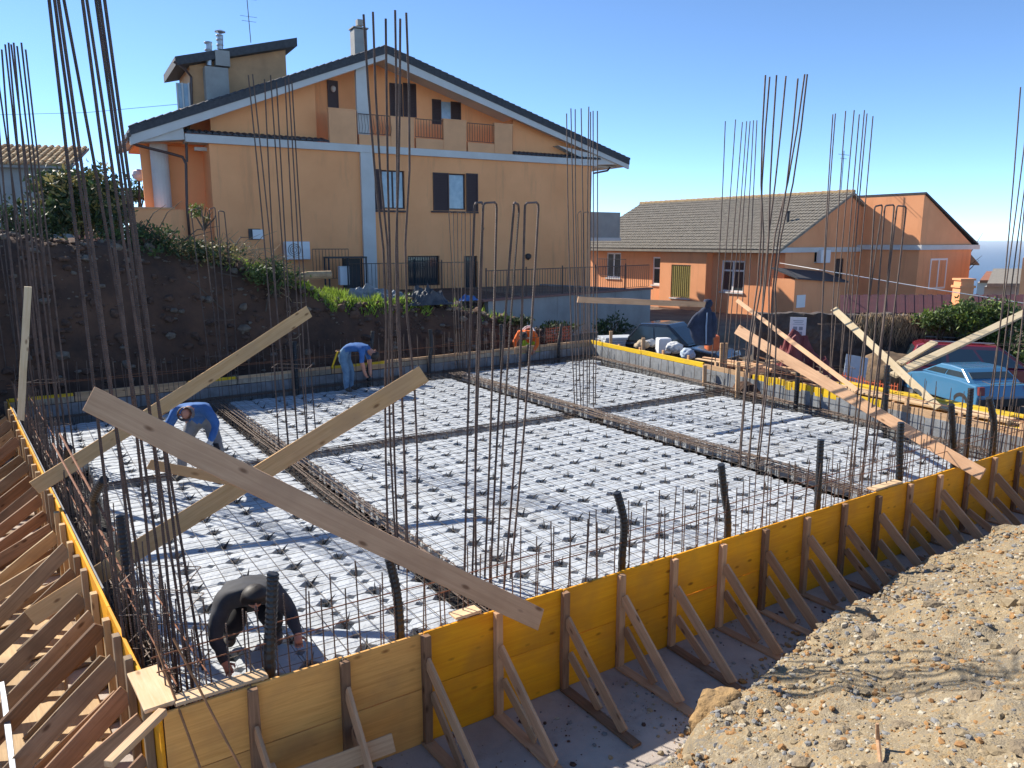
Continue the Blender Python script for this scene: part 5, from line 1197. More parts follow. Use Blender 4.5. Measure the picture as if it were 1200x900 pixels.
# dry brushwood heap
root_p = on_bank(300,290,22.4); dry = empty('brushwood_heap', (root_p.x,root_p.y,root_p.z-.5), 'heap of dry tan branches against the house wall', 'brushwood')
mb = MB(); rr = random.Random(21)
for k in range(330):
    q = py_(rr.uniform(205,350), 300, 22.4+rr.uniform(-.9,.8)); q.z = gz(q.x,q.y)+rr.uniform(0,.75)*max(.2,1-abs(q.x-root_p.x)/2.4); a = rr.uniform(0,6.28); l = rr.uniform(.2,.75); t = rr.uniform(-.3,.7)
    e = q+Vector((math.cos(a)*l, math.sin(a)*l*.6, t*l)); m = q.lerp(e,.5)+Vector((rr.uniform(-.1,.1),0,rr.uniform(-.08,.1))); mb.tube([q,m,e], [.014,.010,.004], 4, False)
build('twigs', mb, M['dry'], dry, fix=False, kind='stuff')
mb = MB()
for k in range(26):
    q = py_(rr.uniform(60,345), 290, 21.3+rr.uniform(-.6,.8)); q.z = gz(q.x,q.y)+.2; a = rr.uniform(0,6.28); l = rr.uniform(.6,1.6); e = q+Vector((math.cos(a)*l, math.sin(a)*l*.5, rr.uniform(-.1,.8)*l)); m = q.lerp(e,.5)+Vector((0,0,rr.uniform(.0,.25))); mb.tube([q,m,e], [.022,.014,.005], 5, False)
build('branches', mb, M['twig'], dry, fix=False, kind='stuff')
# log lying on the bank top
a_, b_ = py_(335,327,21.8), py_(388,322,22.4); build('log', MB().tube([a_, a_.lerp(b_,.5)+UP*.05, b_], [.10,.11,.12], 9), M['dry'], label='pale log lying on the bank top left of the tarpaulin', cat='log')
# grass on the bank crest
mb = MB(); rr = random.Random(4); crest = []
for k in range(15000):
    u = rr.uniform(335,545) if rr.random() < .85 else rr.uniform(300,640); d = rr.uniform(1.3,5.0); q = None
    # walk out from the far wall along its normal at this pixel column
    s_ = interp(u, [300,692], [0,1]); w0 = hitplane(u, 420, C1, NB, 0); q = Vector((w0.x, w0.y, 0))+NB*d; z = gz(q.x,q.y)
    if noise.noise((q.x*1.1,q.y*1.1,7)) < -.12 and rr.random() < .9: continue
    if z < 1.6 or abs(gz(q.x+NB.x*.5,q.y+NB.y*.5)-z) > .30: continue
    h = rr.uniform(.10,.30)*(1.2 if noise.noise((q.x*.9,q.y*.9,3)) > .1 else .6); a = rr.uniform(0,6.28); w = .024; lx, ly = rr.uniform(-.12,.12), rr.uniform(-.12,.12)
    c, s = math.cos(a)*w, math.sin(a)*w
    b = len(mb.v); mb.v += [(q.x-c,q.y-s,z-.02),(q.x+c,q.y+s,z-.02),(q.x+lx*.5+c*.6,q.y+ly*.5+s*.6,z+h*.6),(q.x+lx,q.y+ly,z+h)]; mb.f.append((b,b+1,b+2,b+3)); mb.m.append(rr.choice([0,0,1]))
M['grassblade'] = leafmat('grass_blade', (.36,.48,.06), (.22,.32,.04), .4)
o = build('bank_grass', mb, [M['grassblade'], M['leaf_lime']], fix=False, kind='stuff'); o['label'] = 'bright green grass along the top of the earth bank'; o['category'] = 'grass'
# weeds below the retaining wall
for (u, v, y, r, n, lb) in ((600,376,26,(.8,.4,.28),500,'dark weeds at the foot of the retaining wall left of the orange vest'), (655,385,27.2,(1.0,.4,.22),500,'low weeds at the foot of the retaining wall right of the orange vest'), (718,384,28.2,(.85,.5,.5),900,'dark shrub at the foot of the retaining wall beside the black car')):
    bush('weed_clump', py_(u,v,y), r, n, .14, ['leaf_dark','leaf_mid','leaf_dark'], lb)
# ================================================================== THINGS ON THE TERRACE
def crumple(name, c, ext, m, label, cat, amp=.12, seed=1, n=26, axis_=(1,0,0)):
    ax = Vector(axis_).normalized(); ay = UP.cross(ax); mb = MB()
    for j in range(n+1):
        for i in range(n+1):
            a, b = i/n-.5, j/n-.5; f = max(0, 1-(2*abs(a))**3)*max(0, 1-(2*abs(b))**3)
            h = ext[2]*f*(.55+.9*noise.noise((a*4+seed, b*4, seed)))+amp*f*noise.noise((a*13, b*13+seed, 2)); p = Vector(c)+ax*(a*ext[0])+ay*(b*ext[1])+UP*max(.0, h); mb.v.append((p.x+.05*noise.noise((a*9,b*9,seed)), p.y, p.z))
    for j in range(n):
        for i in range(n): k = j*(n+1)+i; mb.f.append((k,k+1,k+n+2,k+n+1)); mb.m.append(0)
    o = build(name, mb, m, fix=False, label=label, cat=cat); md = o.modifiers.new('solid','SOLIDIFY'); md.thickness = .012; return o
M['tarp'] = mat('grey_tarpaulin', (.20,.225,.25), .6, (.11,.125,.145), 6); M['tarp_dark'] = mat('dark_plastic_sheet', (.05,.055,.065), .5, (.03,.032,.04), 5); M['tarp_blue'] = mat('blue_plastic_bag', (.05,.16,.42), .5, (.03,.10,.3), 8)
def gnd(u, v, y): p = py_(u,v,y); p.z = gz(p.x,p.y); return p
crumple('tarpaulin', gnd(438,352,24.4), (2.6,1.2,.55), M['tarp'], 'grey crumpled tarpaulin in front of the white pilaster', 'tarpaulin', .2, 2, axis_=H.d)
crumple('plastic_sheet', gnd(498,356,24.8), (1.7,1.0,.60), M['tarp_dark'], 'dark crumpled plastic sheeting below the barred basement window', 'plastic sheet', .25, 5, axis_=H.d)
c = WF.w((py_(634,346,25)-WA).dot(WD), .05, 2.29); crumple('blue_bag', c, (.75,.35,.26), M['tarp_blue'], 'blue plastic bag lying on the retaining wall coping', 'bag', .08, 3, axis_=WD)
M['brick'] = mat('red_clay_rubble', (.32,.10,.05), .9, (.22,.07,.04), 10)
rub = gnd(566,362,24.2); root = empty('rubble_heap', rub, 'reddish brick rubble heap at the right end of the grass', 'rubble')
build('bricks', stones_mesh(90, lambda: (rub.x+RNG.normal()*.4, rub.y+RNG.normal()*.25, gz(rub.x,rub.y)+abs(RNG.normal())*.13), .05, .15), [M['brick']]*4, root, fix=False, kind='stuff')
# dark metal rack with a white crate
rk = empty('scrap_rack', H.w(hx(407,330,-1.6)[0],-1.6,2.6), 'dark scrap metal rack left of the white pilaster', 'rack')
a = rect(H, 385, 303, 430, 336, -1.7); mb = MB()
for s in (a[0], (a[0]+a[1])*.5, a[1]):
    for t in (-1.7,-1.1): mb.bar(H.w(s,t,a[2]-.2), H.w(s,t,a[3]), .06, .06)
build('posts', mb, M['iron'], rk, fix=False, kind='stuff')
mb = MB(); H.box(mb, a[0]-.03, a[1]+.03, -1.75, -1.05, a[3]+.001, a[3]+.07); build('top', mb, M['iron'], rk)
mb = MB(); H.box(mb, (a[0]+a[1])*.5+.05, a[1]-.04, -1.08, -1.06, a[2]-.1, a[3]-.02); build('back_panel', mb, M['iron'], rk)
cr = rect(H, 398, 312, 410, 334, -1.5); mb = MB(); H.box(mb, cr[0], cr[1], -1.5, -1.2, cr[2], cr[3]); build('white_crate', mb, M['white_plastic'], bevel=.02, label='white crate standing in the scrap rack', cat='crate')
# street lamp seen under the porch
lp = py_(163,205,34); mb = MB().tube([py_(163,243,34), lp], .05, 6); lamp = empty('garden_lamp', py_(163,243,34), 'round globe lamp on a post seen under the porch eave', 'lamp'); build('post', mb, M['iron'], lamp, fix=False)
build('globe', MB().lathe([(.05,-.25),(.24,-.15),(.30,0),(.24,.15),(.06,.24)], lp, 12), M['white_plastic'], lamp)
# overhead cable
build('overhead_cable', MB().tube([py_(-60,136,42), py_(100,132,40), py_(232,120,38)], .012, 4), M['iron'], label='thin overhead cable crossing the sky to the rooftop tower', cat='cable')
build('overhead_cable', MB().tube([K.w(-.2,-.2,3.3), py_(960,316,24.5), py_(1090,338,22.5), py_(1230,360,22)], .012, 4), M['white_plastic'], label='thin pale cable hanging in front of the deep orange gable', cat='cable')
# ================================================================== STONE GARDEN WALL AND HEDGE
GW0, GW1 = pz(880,404,1.1), pz(1110,404,1.1); GW0 = py_(884,400,23.2); GW1 = py_(1150,430,22.0); GW0.z = GW1.z = 0
gd = (GW1-GW0).normalized(); gn = Vector((-gd.y, gd.x, 0)); GL = (GW1-GW0).length
mb = MB(); n, m_ = 90, 22
for face, off in ((0,0),(1,.45)):
    for j in range(m_+1):
        for i in range(n+1):
            s = GL*i/n; top = 2.25+.16*noise.noise((s*.9,0,1))+.07*noise.noise((s*3,0,1)); z = -.2+(top+.2)*j/m_
            d = .13*noise.noise((s*2.1,z*2.6,face))+.06*noise.noise((s*6,z*6,face)); p = GW0+gd*s+gn*(off+(d if face == 0 else -d)); mb.v.append((p.x,p.y,z))
B = (n+1)*(m_+1)
for f in (0,1):
    for j in range(m_):
        for i in range(n): k = f*B+j*(n+1)+i; mb.f.append((k,k+1,k+n+2,k+n+1)); mb.m.append(0)
for i in range(n): k = m_*(n+1)+i; mb.f.append((k,k+1,B+k+1,B+k)); mb.m.append(0)
for i in (0, n):
    for j in range(m_): k = j*(n+1)+i; mb.f.append((k,k+n+1,B+k+n+1,B+k)); mb.m.append(0)
gwall = build('stone_wall', mb, M['stonewall'], origin=GW0, fix=True, label='dark rough stone garden wall with dry creeper in front of the orange building', cat='wall')
mb = MB(); rr = random.Random(31)
for k in range(260):
    s = rr.uniform(GL*.45, GL*.95); p = GW0+gd*s-gn*rr.uniform(.05,.2); z = 2.2+rr.uniform(-.05,.12); pts = [Vector((p.x,p.y,z))]
    for q in range(4): pts.append(pts[-1]+Vector((rr.uniform(-.12,.12), rr.uniform(-.05,.03), -rr.uniform(.08,.28))))
    mb.tube(pts, [.010,.009,.008,.006,.003], 4, False)
cp = empty('dry_creeper', GW0+gd*(GL*.7)+UP*1, 'dry tan creeper hanging over the stone wall', 'creeper'); build('stalks', mb, M['dry'], cp, fix=False, kind='stuff')
# hedge: several shrubs
for (u, v, y, r, n_, lb) in ((1102,372,21.9,(.70,.5,.42),1800,'sunlit green shrub left of the brick chimney foot'), (1138,374,21.6,(.85,.6,.60),2800,'bushy green shrub under the brick chimney'), (1176,380,21.4,(.85,.6,.70),2800,'bushy green shrub at the right edge above the dark red car'), (1196,425,20.5,(.55,.5,.75),1300,'dark green shrub hanging down at the right picture edge'), (1152,400,21.7,(.9,.4,.4),1400,'shaded lower growth below the hedge above the dark red car')):
    bush('hedge_shrub', py_(u,v,y), r, n_, .13, ['leaf_lime','leaf_mid','leaf_mid','leaf_dark'], lb, 'hedge', group='green shrubs along the stone wall', clump=.42)
mb = MB(); rr = random.Random(41)
tb = py_(1118,335,44); tr_ = empty('bare_tree', tb, 'thin bare branches beside the awning at the right', 'tree')
for k in range(14):
    a = rr.uniform(-.9,.9); l = rr.uniform(1.2,3.2); q = tb+Vector((math.sin(a)*l, rr.uniform(-.5,.5), math.cos(a)*l)); m = tb.lerp(q,.5)+Vector((rr.uniform(-.2,.2),0,.1)); mb.tube([tb,m,q], [.05,.03,.008], 4, False)
build('branches', mb, M['twig'], tr_, fix=False, kind='stuff')
# earth mound below the hedge
mo = py_(1090,412,20.5); rock('earth_mound', Vector((mo.x-.3,mo.y+1.2,.5)), (1.3,.7,.75), mat('straw_earth', (.20,.13,.075), .95, (.10,.07,.045), 6, bump=1, bscale=9), 9, label='straw coloured earth mound behind the dark red car', cat='mound')
# notice board on the stone wall
q = py_(935,384,22.0); nb = empty('notice_board', (q.x,q.y,.8), 'white site notice board standing in front of the dark stone wall', 'notice board')
w_, h_ = .44, .60; fd = Vector((.95,-.3,0)).normalized(); fn = Vector((-.3,-.95,0)).normalized(); mb = MB(); mb.bar(q-fd*w_/2, q+fd*w_/2, .03, h_); build('board', mb, M['white_plastic'], nb)
M['print'] = mat('grey_print', (.25,.28,.32), .7)
for (a, b, z, hh) in ((-.14,.14,.20,.018),(-.10,.12,.15,.014),(-.15,.15,.10,.012),(-.13,-.02,-.02,.10),(.03,.13,-.02,.10),(-.13,-.03,-.17,.12),(.02,.12,-.17,.12)):
    mb = MB(); p = q+fn*.018+UP*z; mb.bar(p+fd*a, p+fd*b, .004, hh); build('printed_block', mb, M['print'], nb)
for s in (-.18,.18): mb = MB(); p = q+fd*s-fn*.03; mb.bar(Vector((p.x,p.y,.4)), Vector((p.x,p.y,q.z+.1)), .05, .04); build('post', mb, M['aged'], nb)
# ================================================================== YARD CLUTTER
def yb(u, v, y, w, d, h, m, name, label, cat, rot=0, bev=.02):
    p = py_(u, v, y); c, s = math.cos(rot), math.sin(rot); mb = MB()
    P = [(-w/2,-d/2),(w/2,-d/2),(w/2,d/2),(-w/2,d/2)]; P = [(p.x+x*c-y_*s, p.y+x*s+y_*c) for x, y_ in P]
    mb.hexa([(x,y_,p.z) for x, y_ in P]+[(x,y_,p.z+h) for x, y_ in P]); return build(name, mb, M[m], origin=p, bevel=bev, label=label, cat=cat)
M['foam'] = mat('pale_insulation', (.50,.53,.56), .7, (.42,.45,.48), 9)
st = py_(722,411,26.4); stk = empty('insulation_stack', st, 'stack of pale grey insulation boards behind the far right formwork', 'board stack')
for k in range(6):
    c_, s_ = math.cos(.3+.06*math.sin(k*2.3)), math.sin(.3+.06*math.sin(k*2.3)); mb = MB(); w2, d2 = .62-.04*(k > 3), .40
    P = [(st.x+x*c_-y_*s_+.05*math.sin(k*3), st.y+x*s_+y_*c_) for x, y_ in ((-w2,-d2),(w2,-d2),(w2,d2),(-w2,d2))]; z0 = st.z+k*.085
    mb.hexa([(x,y_,z0) for x, y_ in P]+[(x,y_,z0+.078) for x, y_ in P]); build('board', mb, M['foam'], stk, bevel=.01)
mb = MB(); mb.box(st.x-.8, st.x+.8, st.y-.45, st.y+.5, .3, st.z-.003); build('pallet', mb, M['aged'], stk)
yb(777,414,24.6,.42,.35,.50,'white_plastic','white_tub','tall white plastic tub behind the yellow capped formwork','tub',.2,.03)
M['sack'] = mat('white_printed_sack', (.66,.66,.64), .8, (.36,.38,.42), 5, contrast=(.42,.5)); M['sack_tan'] = mat('tan_sack', (.50,.40,.28), .9, (.38,.3,.2), 7); M['sack_blue'] = mat('pale_blue_sack', (.42,.50,.60), .7, (.34,.42,.52), 7)
def sack(u, v, y, s, m, label, seed): p = py_(u,v,y); return rock('sack', p, s, M[m], seed, label=label, cat='sack')
sack(790,407,23.6,(.26,.2,.17),'sack','printed white sack tilted beside the white tub',4); sack(806,415,23.0,(.22,.2,.18),'sack_blue','pale blue sack at the end of the sack heap',6); sack(752,404,24.9,(.22,.2,.15),'sack_tan','tan sack left of the white tub',8); sack(763,402,25.2,(.2,.18,.14),'sack','small whitish sack behind the tan sack',10)
for (u, v0, v1, y, lb) in ((754,396,412,24.4,'stub post by the tan sack'), (716,388,400,25.2,'stub post by the insulation boards'), (826,428,442,20.6,'stub post at the end of the yellow cap board'), (865,424,446,19.4,'short post left of the scrap timber')):
    a, b = py_(u,v1,y), py_(u,v0,y); plank('stub_post', (a.x,a.y,.4), (b.x,b.y,b.z), .10, .08, M['pine'], up=(0,-1,0), label=lb, cat='post')
for (u, lb) in ((846,'left of two timber posts in front of the orange building'), (851,'right of two timber posts in front of the orange building')):
    a = py_(u,402,20.8); plank('timber_post', (a.x,a.y,.4), (a.x,a.y,a.z), .08, .08, M['pine'], up=(0,-1,0), label=lb, cat='post')
# navy jacket hung on the end of the level plank, orange crate below
M['navy'] = mat('navy_cloth', (.022,.035,.075), .85, (.012,.02,.045), 8, bump=.6, bscale=14); M['lining'] = mat('pale_blue_lining', (.22,.30,.42), .8)
jt = py_(829,360,18.75); jk = empty('hanging_jacket', jt-UP*.95, 'dark navy jacket with hood hung on the end of the level plank', 'jacket')
def drape(prof, name, m, n=18):
    mb = MB()
    for i, (cx, z, rx, ry) in enumerate(prof):
        for k in range(n):
            a = 2*math.pi*k/n; f = 1+.10*math.sin(a*5+i)*(i/len(prof))+.06*noise.noise((a*2,z*6,3)); mb.v.append((jt.x+cx+rx*f*math.cos(a), jt.y+ry*f*math.sin(a), jt.z+z))
    for i in range(len(prof)-1):
        for k in range(n): k2 = (k+1) % n; mb.f.append((i*n+k, i*n+k2, (i+1)*n+k2, (i+1)*n+k)); mb.m.append(0)
    mb.f.append(tuple(range(n))[::-1]); mb.f.append(tuple(range((len(prof)-1)*n, len(prof)*n))); mb.m += [0,0]; mb.smooth = True; return build(name, mb, m, jk)
drape([(0,.04,.05,.05),(-.02,-.03,.11,.09),(-.06,-.14,.19,.10),(-.10,-.30,.24,.12),(-.12,-.50,.29,.12),(-.08,-.72,.27,.12),(-.04,-.90,.22,.11),(-.03,-.93,.18,.09)], 'body', M['navy'])
drape([(0,.20,.03,.03),(0,.18,.09,.08),(.01,.10,.115,.10),(0,.02,.10,.09),(-.01,-.03,.06,.06)], 'hood', M['navy'])
drape([(-.20,-.12,.05,.05),(-.28,-.24,.085,.07),(-.37,-.40,.08,.07),(-.42,-.50,.06,.05)], 'sleeve', M['navy'])
drape([(.13,-.12,.05,.05),(.17,-.30,.08,.07),(.18,-.55,.075,.07),(.17,-.74,.06,.05)], 'sleeve', M['navy'])
mb = MB(); mb.tube([jt+Vector((-.03,-.13,-.12)), jt+Vector((-.05,-.165,-.45)), jt+Vector((-.03,-.15,-.88))], [.012,.02,.014], 6); build('lining', mb, M['lining'], jk, fix=False)
M['redbase'] = mat('orange_plastic', (.55,.13,.04), .6, (.45,.1,.03), 8)
pp = py_(834,408,20.6); mb = MB(); mb.box(pp.x-.16, pp.x+.16, pp.y-.2, pp.y+.2, pp.z-.05, pp.z+.36)
build('orange_crate', mb, M['redbase'], origin=pp, bevel=.03, label='orange plastic crate below the hanging navy jacket', cat='crate')
# scrap timber heap and stacked planks beyond the right formwork
rr = random.Random(51)
hp_ = py_(905,428,19.6); heap = empty('scrap_timber_heap', (hp_.x,hp_.y,.5), 'heap of pale broken timber offcuts behind the right formwork', 'timber heap')
for k in range(46):
    c = py_(rr.uniform(868,935), 430, 19.8+rr.uniform(-.6,1.2)); z = .62+rr.uniform(0,.75)*(1-abs(c.x-hp_.x)/1.1); a = rr.uniform(0,3.14); l = rr.uniform(.25,.7); d = Vector((math.cos(a), math.sin(a), rr.uniform(-.35,.35)))
    plank('offcut', Vector((c.x,c.y,z))-d*l/2, Vector((c.x,c.y,z))+d*l/2, rr.uniform(.06,.12), rr.uniform(.025,.05), M[rr.choice(['pine','pine_pale','pine','aged'])], heap, up=(rr.uniform(-.4,.4),rr.uniform(-.4,.4),1))
mb = MB(); mb.lathe([(1.0,0),(.85,.3),(.5,.6),(.15,.75)], (hp_.x,hp_.y+.2,.45), 12); build('heap_core', mb, M['earth'], heap)
sp0, sp1 = C3+RD*1.2+NR*1.15, C3+RD*5.6+NR*1.05
stkp = empty('plank_stack', (sp0.x,sp0.y,.5), 'long stack of pale fresh planks beyond the near right formwork', 'plank stack')
for lay in range(4):
    for q in range(4):
        o_ = NR*(q*.23+rr.uniform(-.03,.03)-.35); sh = RD*rr.uniform(-.35,.35); a, b = sp0+o_+sh, sp1+o_+sh; z = .62+lay*.11+.012
        plank('plank', (a.x,a.y,z), (b.x,b.y,z+rr.uniform(-.01,.02)), .20, .05 if lay < 3 else .045, M[rr.choice(['pine_pale','pine_pale','yellow'])], stkp)
    for t in (.15,.55,.9):
        a = (sp0.lerp(sp1,t))-NR*.5; b = (sp0.lerp(sp1,t))+NR*.6
        if lay < 3: plank('spacer', (a.x,a.y,.62+lay*.11+.067), (b.x,b.y,.62+lay*.11+.067), .06, .05, M['aged'], stkp)
sp2, sp3 = C3+RD*6.2+NR*1.5, C3+RD*9.8+NR*.9
lst = empty('long_board_pile', (sp2.x,sp2.y,.5), 'pile of long thin boards between the scrap heap and the plank stack', 'board pile')
for k in range(13):
    o_ = NR*rr.uniform(-.35,.55); j = RD*rr.uniform(-.6,.6); a, b = sp2+o_+j, sp3+o_+j+NR*rr.uniform(-.25,.25); z = .56+k*.04
    plank('board', (a.x,a.y,z), (b.x,b.y,z+rr.uniform(-.04,.05)), rr.uniform(.09,.18), .03, M[rr.choice(['pine','pine_pale','pine_pale','brace'])], lst)
q = py_(1017,432,18.5); plank('pale_blue_sheet', (q.x-.3,q.y+.1,.55), (q.x-.1,q.y+.4,1.55), .55, .02, M['sack_blue'], up=(0,-1,.2), label='pale blue sheet leaning behind the board pile', cat='sheet')
M['redtarp'] = mat('dark_red_tarpaulin', (.20,.028,.03), .6, (.13,.02,.02), 5); q = py_(935,430,21.2); crumple('red_tarpaulin', (q.x,q.y,.5), (2.0,1.2,1.5), M['redtarp'], 'dark red tarpaulin over a heap below the notice board', 'tarpaulin', .15, 12)
# wire mesh fence with reddish plastic net behind the board pile
M['rednet'] = mat('orange_red_net', (.42,.09,.04), .7); mb = MB(); na, nb_ = py_(985,440,18.8), py_(1052,452,17.2); na.z = nb_.z = .5
for k in range(22): p = na.lerp(nb_, k/21); mb.tube([p, p+UP*.62+Vector((0,0,.06*math.sin(k)))], .012, 4, False)
for z in (.12,.25,.38,.5,.6): mb.tube([na+UP*z, na.lerp(nb_,.5)+UP*(z-.04), nb_+UP*z], .012, 4, False)
net = build('plastic_net', mb, M['rednet'], fix=False, label='orange red net fence behind the long board pile', cat='net')
# orange net by the far worker
mb = MB(); na, nb_ = hitplane(640,402,C1,NB,.6), hitplane(668,399,C1,NB,.6); na.z = nb_.z = 1.0
for k in range(14): p = na.lerp(nb_, k/13); mb.tube([p, p+UP*.5], .013, 4, False)
for z in (.05,.15,.25,.35,.45): mb.tube([na+UP*z, nb_+UP*(z+.03)], .013, 4, False)
build('plastic_net', mb, M['rednet'], fix=False, label='orange net fence right of the orange vested worker', cat='net')
# ================================================================== CARS
def car(pos, rot, L, W, Hh, paint, style, label):
    root = empty('parked_car', pos, label, 'car', 'cars parked beyond the pit'); R = Matrix.Translation(pos) @ Matrix.Rotation(rot, 4, 'Z'); ORGc = Vector(pos)
    def T(p): return R @ Vector(p)
    if style == 'estate': body = [(-L/2,.32),(-L/2-.02,.62),(-L/2+.06,.88),(L*.18,.93),(L/2-.35,.80),(L/2-.04,.66),(L/2,.34)]; gh = [(-L/2+.06,.88),(-L/2+.28,Hh-.06),(-L/2+.45,Hh),(L*.02,Hh),(L*.20,.93)]
    else: body = [(-L/2,.32),(-L/2-.02,.58),(-L/2+.08,.84),(-L*.28,.90),(L*.16,.90),(L/2-.30,.76),(L/2-.03,.60),(L/2,.34)]; gh = [(-L*.40,.86),(-L*.26,Hh-.03),(-L*.12,Hh),(L*.0,Hh-.01),(L*.20,.90)]
    def loft(prof, ws):
        mb = MB(); n = len(prof); sec = []
        for yy in ws: sec.append([T((x, yy*(W/2), z)) if True else None for x, z in prof])
        return sec
    def shell(prof, win, wout, zlo, zhi):
        mb = MB(); n = len(prof); rows = []
        for f in (-1,-.86,-.4,.4,.86,1):
            row = []
            for x, z in prof:
                k = (z-zlo)/(zhi-zlo); w = lerp(wout, win, k)*W/2; inset = .05 if abs(f) == 1 else 0
                cx = sum(q[0] for q in prof)/n; cz = zlo; row.append(T((x+(cx-x)*inset*.6, f*w, z-(z-zlo)*inset*.5)))
            rows.append(row)
        for i in range(5):
            for k in range(n): k2 = (k+1) % n; mb.add([rows[i][k], rows[i][k2], rows[i+1][k2], rows[i+1][k]], [(0,1,2,3)])
        mb.add(rows[0], [tuple(range(n))]); mb.add(rows[5], [tuple(range(n))[::-1]]); mb.smooth = False; return mb
    def mk(nm, mb, m, par=root, bev=0):
        o = build(nm, mb, m, par); 
        bm = bmesh.new(); bm.from_mesh(o.data); bmesh.ops.remove_doubles(bm, verts=bm.verts, dist=.002); bmesh.ops.recalc_face_normals(bm, faces=bm.faces); bm.to_mesh(o.data); bm.free()
        if bev: md = o.modifiers.new('bevel','BEVEL'); md.width = bev; md.segments = 2; md.limit_method = 'ANGLE'; md.angle_limit = .5
        return o
    bd = mk('body', shell(body, .97, 1.0, .32, .93), paint, bev=.03); ghh = mk('cabin', shell(gh, .80, .94, .86, Hh), paint, bev=.025)
    # panes just outside the cabin sides, windscreen and rear screen
    def sidey(z): return lerp(.94,.80,(z-.86)/(Hh-.86))*W/2
    zt, zb = Hh-.12, .95
    def xs_at(z, front):
        seq = gh if not front else gh[::-1]; a = [q for q in seq]
        for (x0,z0),(x1,z1) in zip(a, a[1:]):
            if min(z0,z1) <= z <= max(z0,z1) and abs(z1-z0) > 1e-4: return lerp(x0, x1, (z-z0)/(z1-z0))
        return a[0][0]
    xr0, xr1, xf0, xf1 = xs_at(zb,False)+.10, xs_at(zt,False)+.10, xs_at(zb,True)-.10, xs_at(zt,True)-.08
    nwin = 3 if style == 'estate' else 2
    for sy in (-1,1):
        for k in range(nwin):
            a0, a1 = k/nwin+.015, (k+1)/nwin-.015; mb = MB(); p = [(lerp(xr0,xf0,a0),zb),(lerp(xr0,xf0,a1),zb),(lerp(xr1,xf1,a1),zt),(lerp(xr1,xf1,a0),zt)]
            mb.prism([T((x, sy*(sidey(z)-.012), z)) for x, z in p], (R.to_3x3() @ Vector((0,sy*.02,0)))); build('side_window', mb, M['glass'], ghh)
    for front in (False, True):
        mb = MB(); o_ = .012*(1 if front else -1); xa, xb = xs_at(zb,front)+o_, xs_at(zt,front)+o_; wa, wb = sidey(zb)*.86, sidey(zt)*.86
        mb.prism([T((xa-o_*2,-wa,zb)), T((xa-o_*2,wa,zb)), T((xb-o_*2,wb,zt)), T((xb-o_*2,-wb,zt))], R.to_3x3() @ Vector((o_*2.2,0,.01))); build('windscreen' if front else 'rear_screen', mb, M['glass'], ghh)
    for sx in (-L*.32, L*.31):
        for sy in (-1,1):
            c = Vector((sx, sy*(W/2-.09), .30)); mb = MB(); pr = [(.20,-.09),(.29,-.085),(.31,-.05),(.31,.05),(.29,.085),(.20,.09)]; n = 18; b = 0
            for r, y in pr:
                for k in range(n): a = 2*math.pi*k/n; mb.v.append(tuple(T((c.x+r*math.cos(a), c.y+y, c.z+r*math.sin(a)))))
            for i in range(len(pr)-1):
                for k in range(n): k2 = (k+1) % n; mb.f.append((i*n+k,i*n+k2,(i+1)*n+k2,(i+1)*n+k)); mb.m.append(0)
            w = build('tyre', mb, M['rubber'], root); mb = MB()
            mb.v += [tuple(T((c.x+.20*math.cos(2*math.pi*k/n), c.y+sy*.075, c.z+.20*math.sin(2*math.pi*k/n)))) for k in range(n)]+[tuple(T((c.x, c.y+sy*.05, c.z)))]; mb.f += [(k,(k+1) % n,n) for k in range(n)]; mb.m += [0]*n; build('rim', mb, M['metal'], w)
    for sy in (-1,1):
        mb = MB(); mb.prism([T((L/2-.07,sy*(W*.28),.56)), T((L/2-.07,sy*(W*.46),.56)), T((L/2-.12,sy*(W*.46),.70)), T((L/2-.12,sy*(W*.28),.70))], R.to_3x3() @ Vector((.06,0,0))); build('headlight', mb, M['glass_blue'], root)
        mb = MB(); mb.prism([T((-L/2+.05,sy*(W*.38),.62)), T((-L/2+.05,sy*(W*.48),.62)), T((-L/2+.07,sy*(W*.48),.82)), T((-L/2+.07,sy*(W*.38),.82))], R.to_3x3() @ Vector((-.07,0,0))); build('tail_light', mb, M['redtarp'], root)
    for (x0_, z_) in ((L/2,.42),(-L/2,.42)):
        mb = MB(); s_ = 1 if x0_ > 0 else -1; mb.hexa([T((x0_-s_*.1,-W*.48,.34)), T((x0_+s_*.05,-W*.46,.34)), T((x0_+s_*.05,W*.46,.34)), T((x0_-s_*.1,W*.48,.34)), T((x0_-s_*.1,-W*.48,.52)), T((x0_+s_*.05,-W*.46,.52)), T((x0_+s_*.05,W*.46,.52)), T((x0_-s_*.1,W*.48,.52))]); build('bumper', mb, M['rubber'], root)
    mb = MB(); mb.hexa([T((L/2+.055,-.24,.38)), T((L/2+.062,-.24,.38)), T((L/2+.062,.24,.38)), T((L/2+.055,.24,.38)), T((L/2+.055,-.24,.48)), T((L/2+.062,-.24,.48)), T((L/2+.062,.24,.48)), T((L/2+.055,.24,.48))]); build('number_plate', mb, M['white_plastic'], root)
    if style == 'estate':
        for sy in (-.5,.5): mb = MB().tube([T((-L*.36,sy*W*.66,Hh+.05)), T((L*.0,sy*W*.66,Hh+.05))], .018, 6); build('roof_rail', mb, M['metal'], root, fix=False)
    return root
def paint(name, c, r=.18): m = mat(name, c, r, spec=.6); m.node_tree.nodes['Principled BSDF'].inputs['Coat Weight'].default_value = .8; return m
p = py_(792,400,25.8); car((p.x,p.y,.1), math.radians(-38), 4.0, 1.68, 1.56, paint('black_paint', (.012,.012,.015)), 'hatch', 'black hatchback parked under the projecting bay of the orange building')
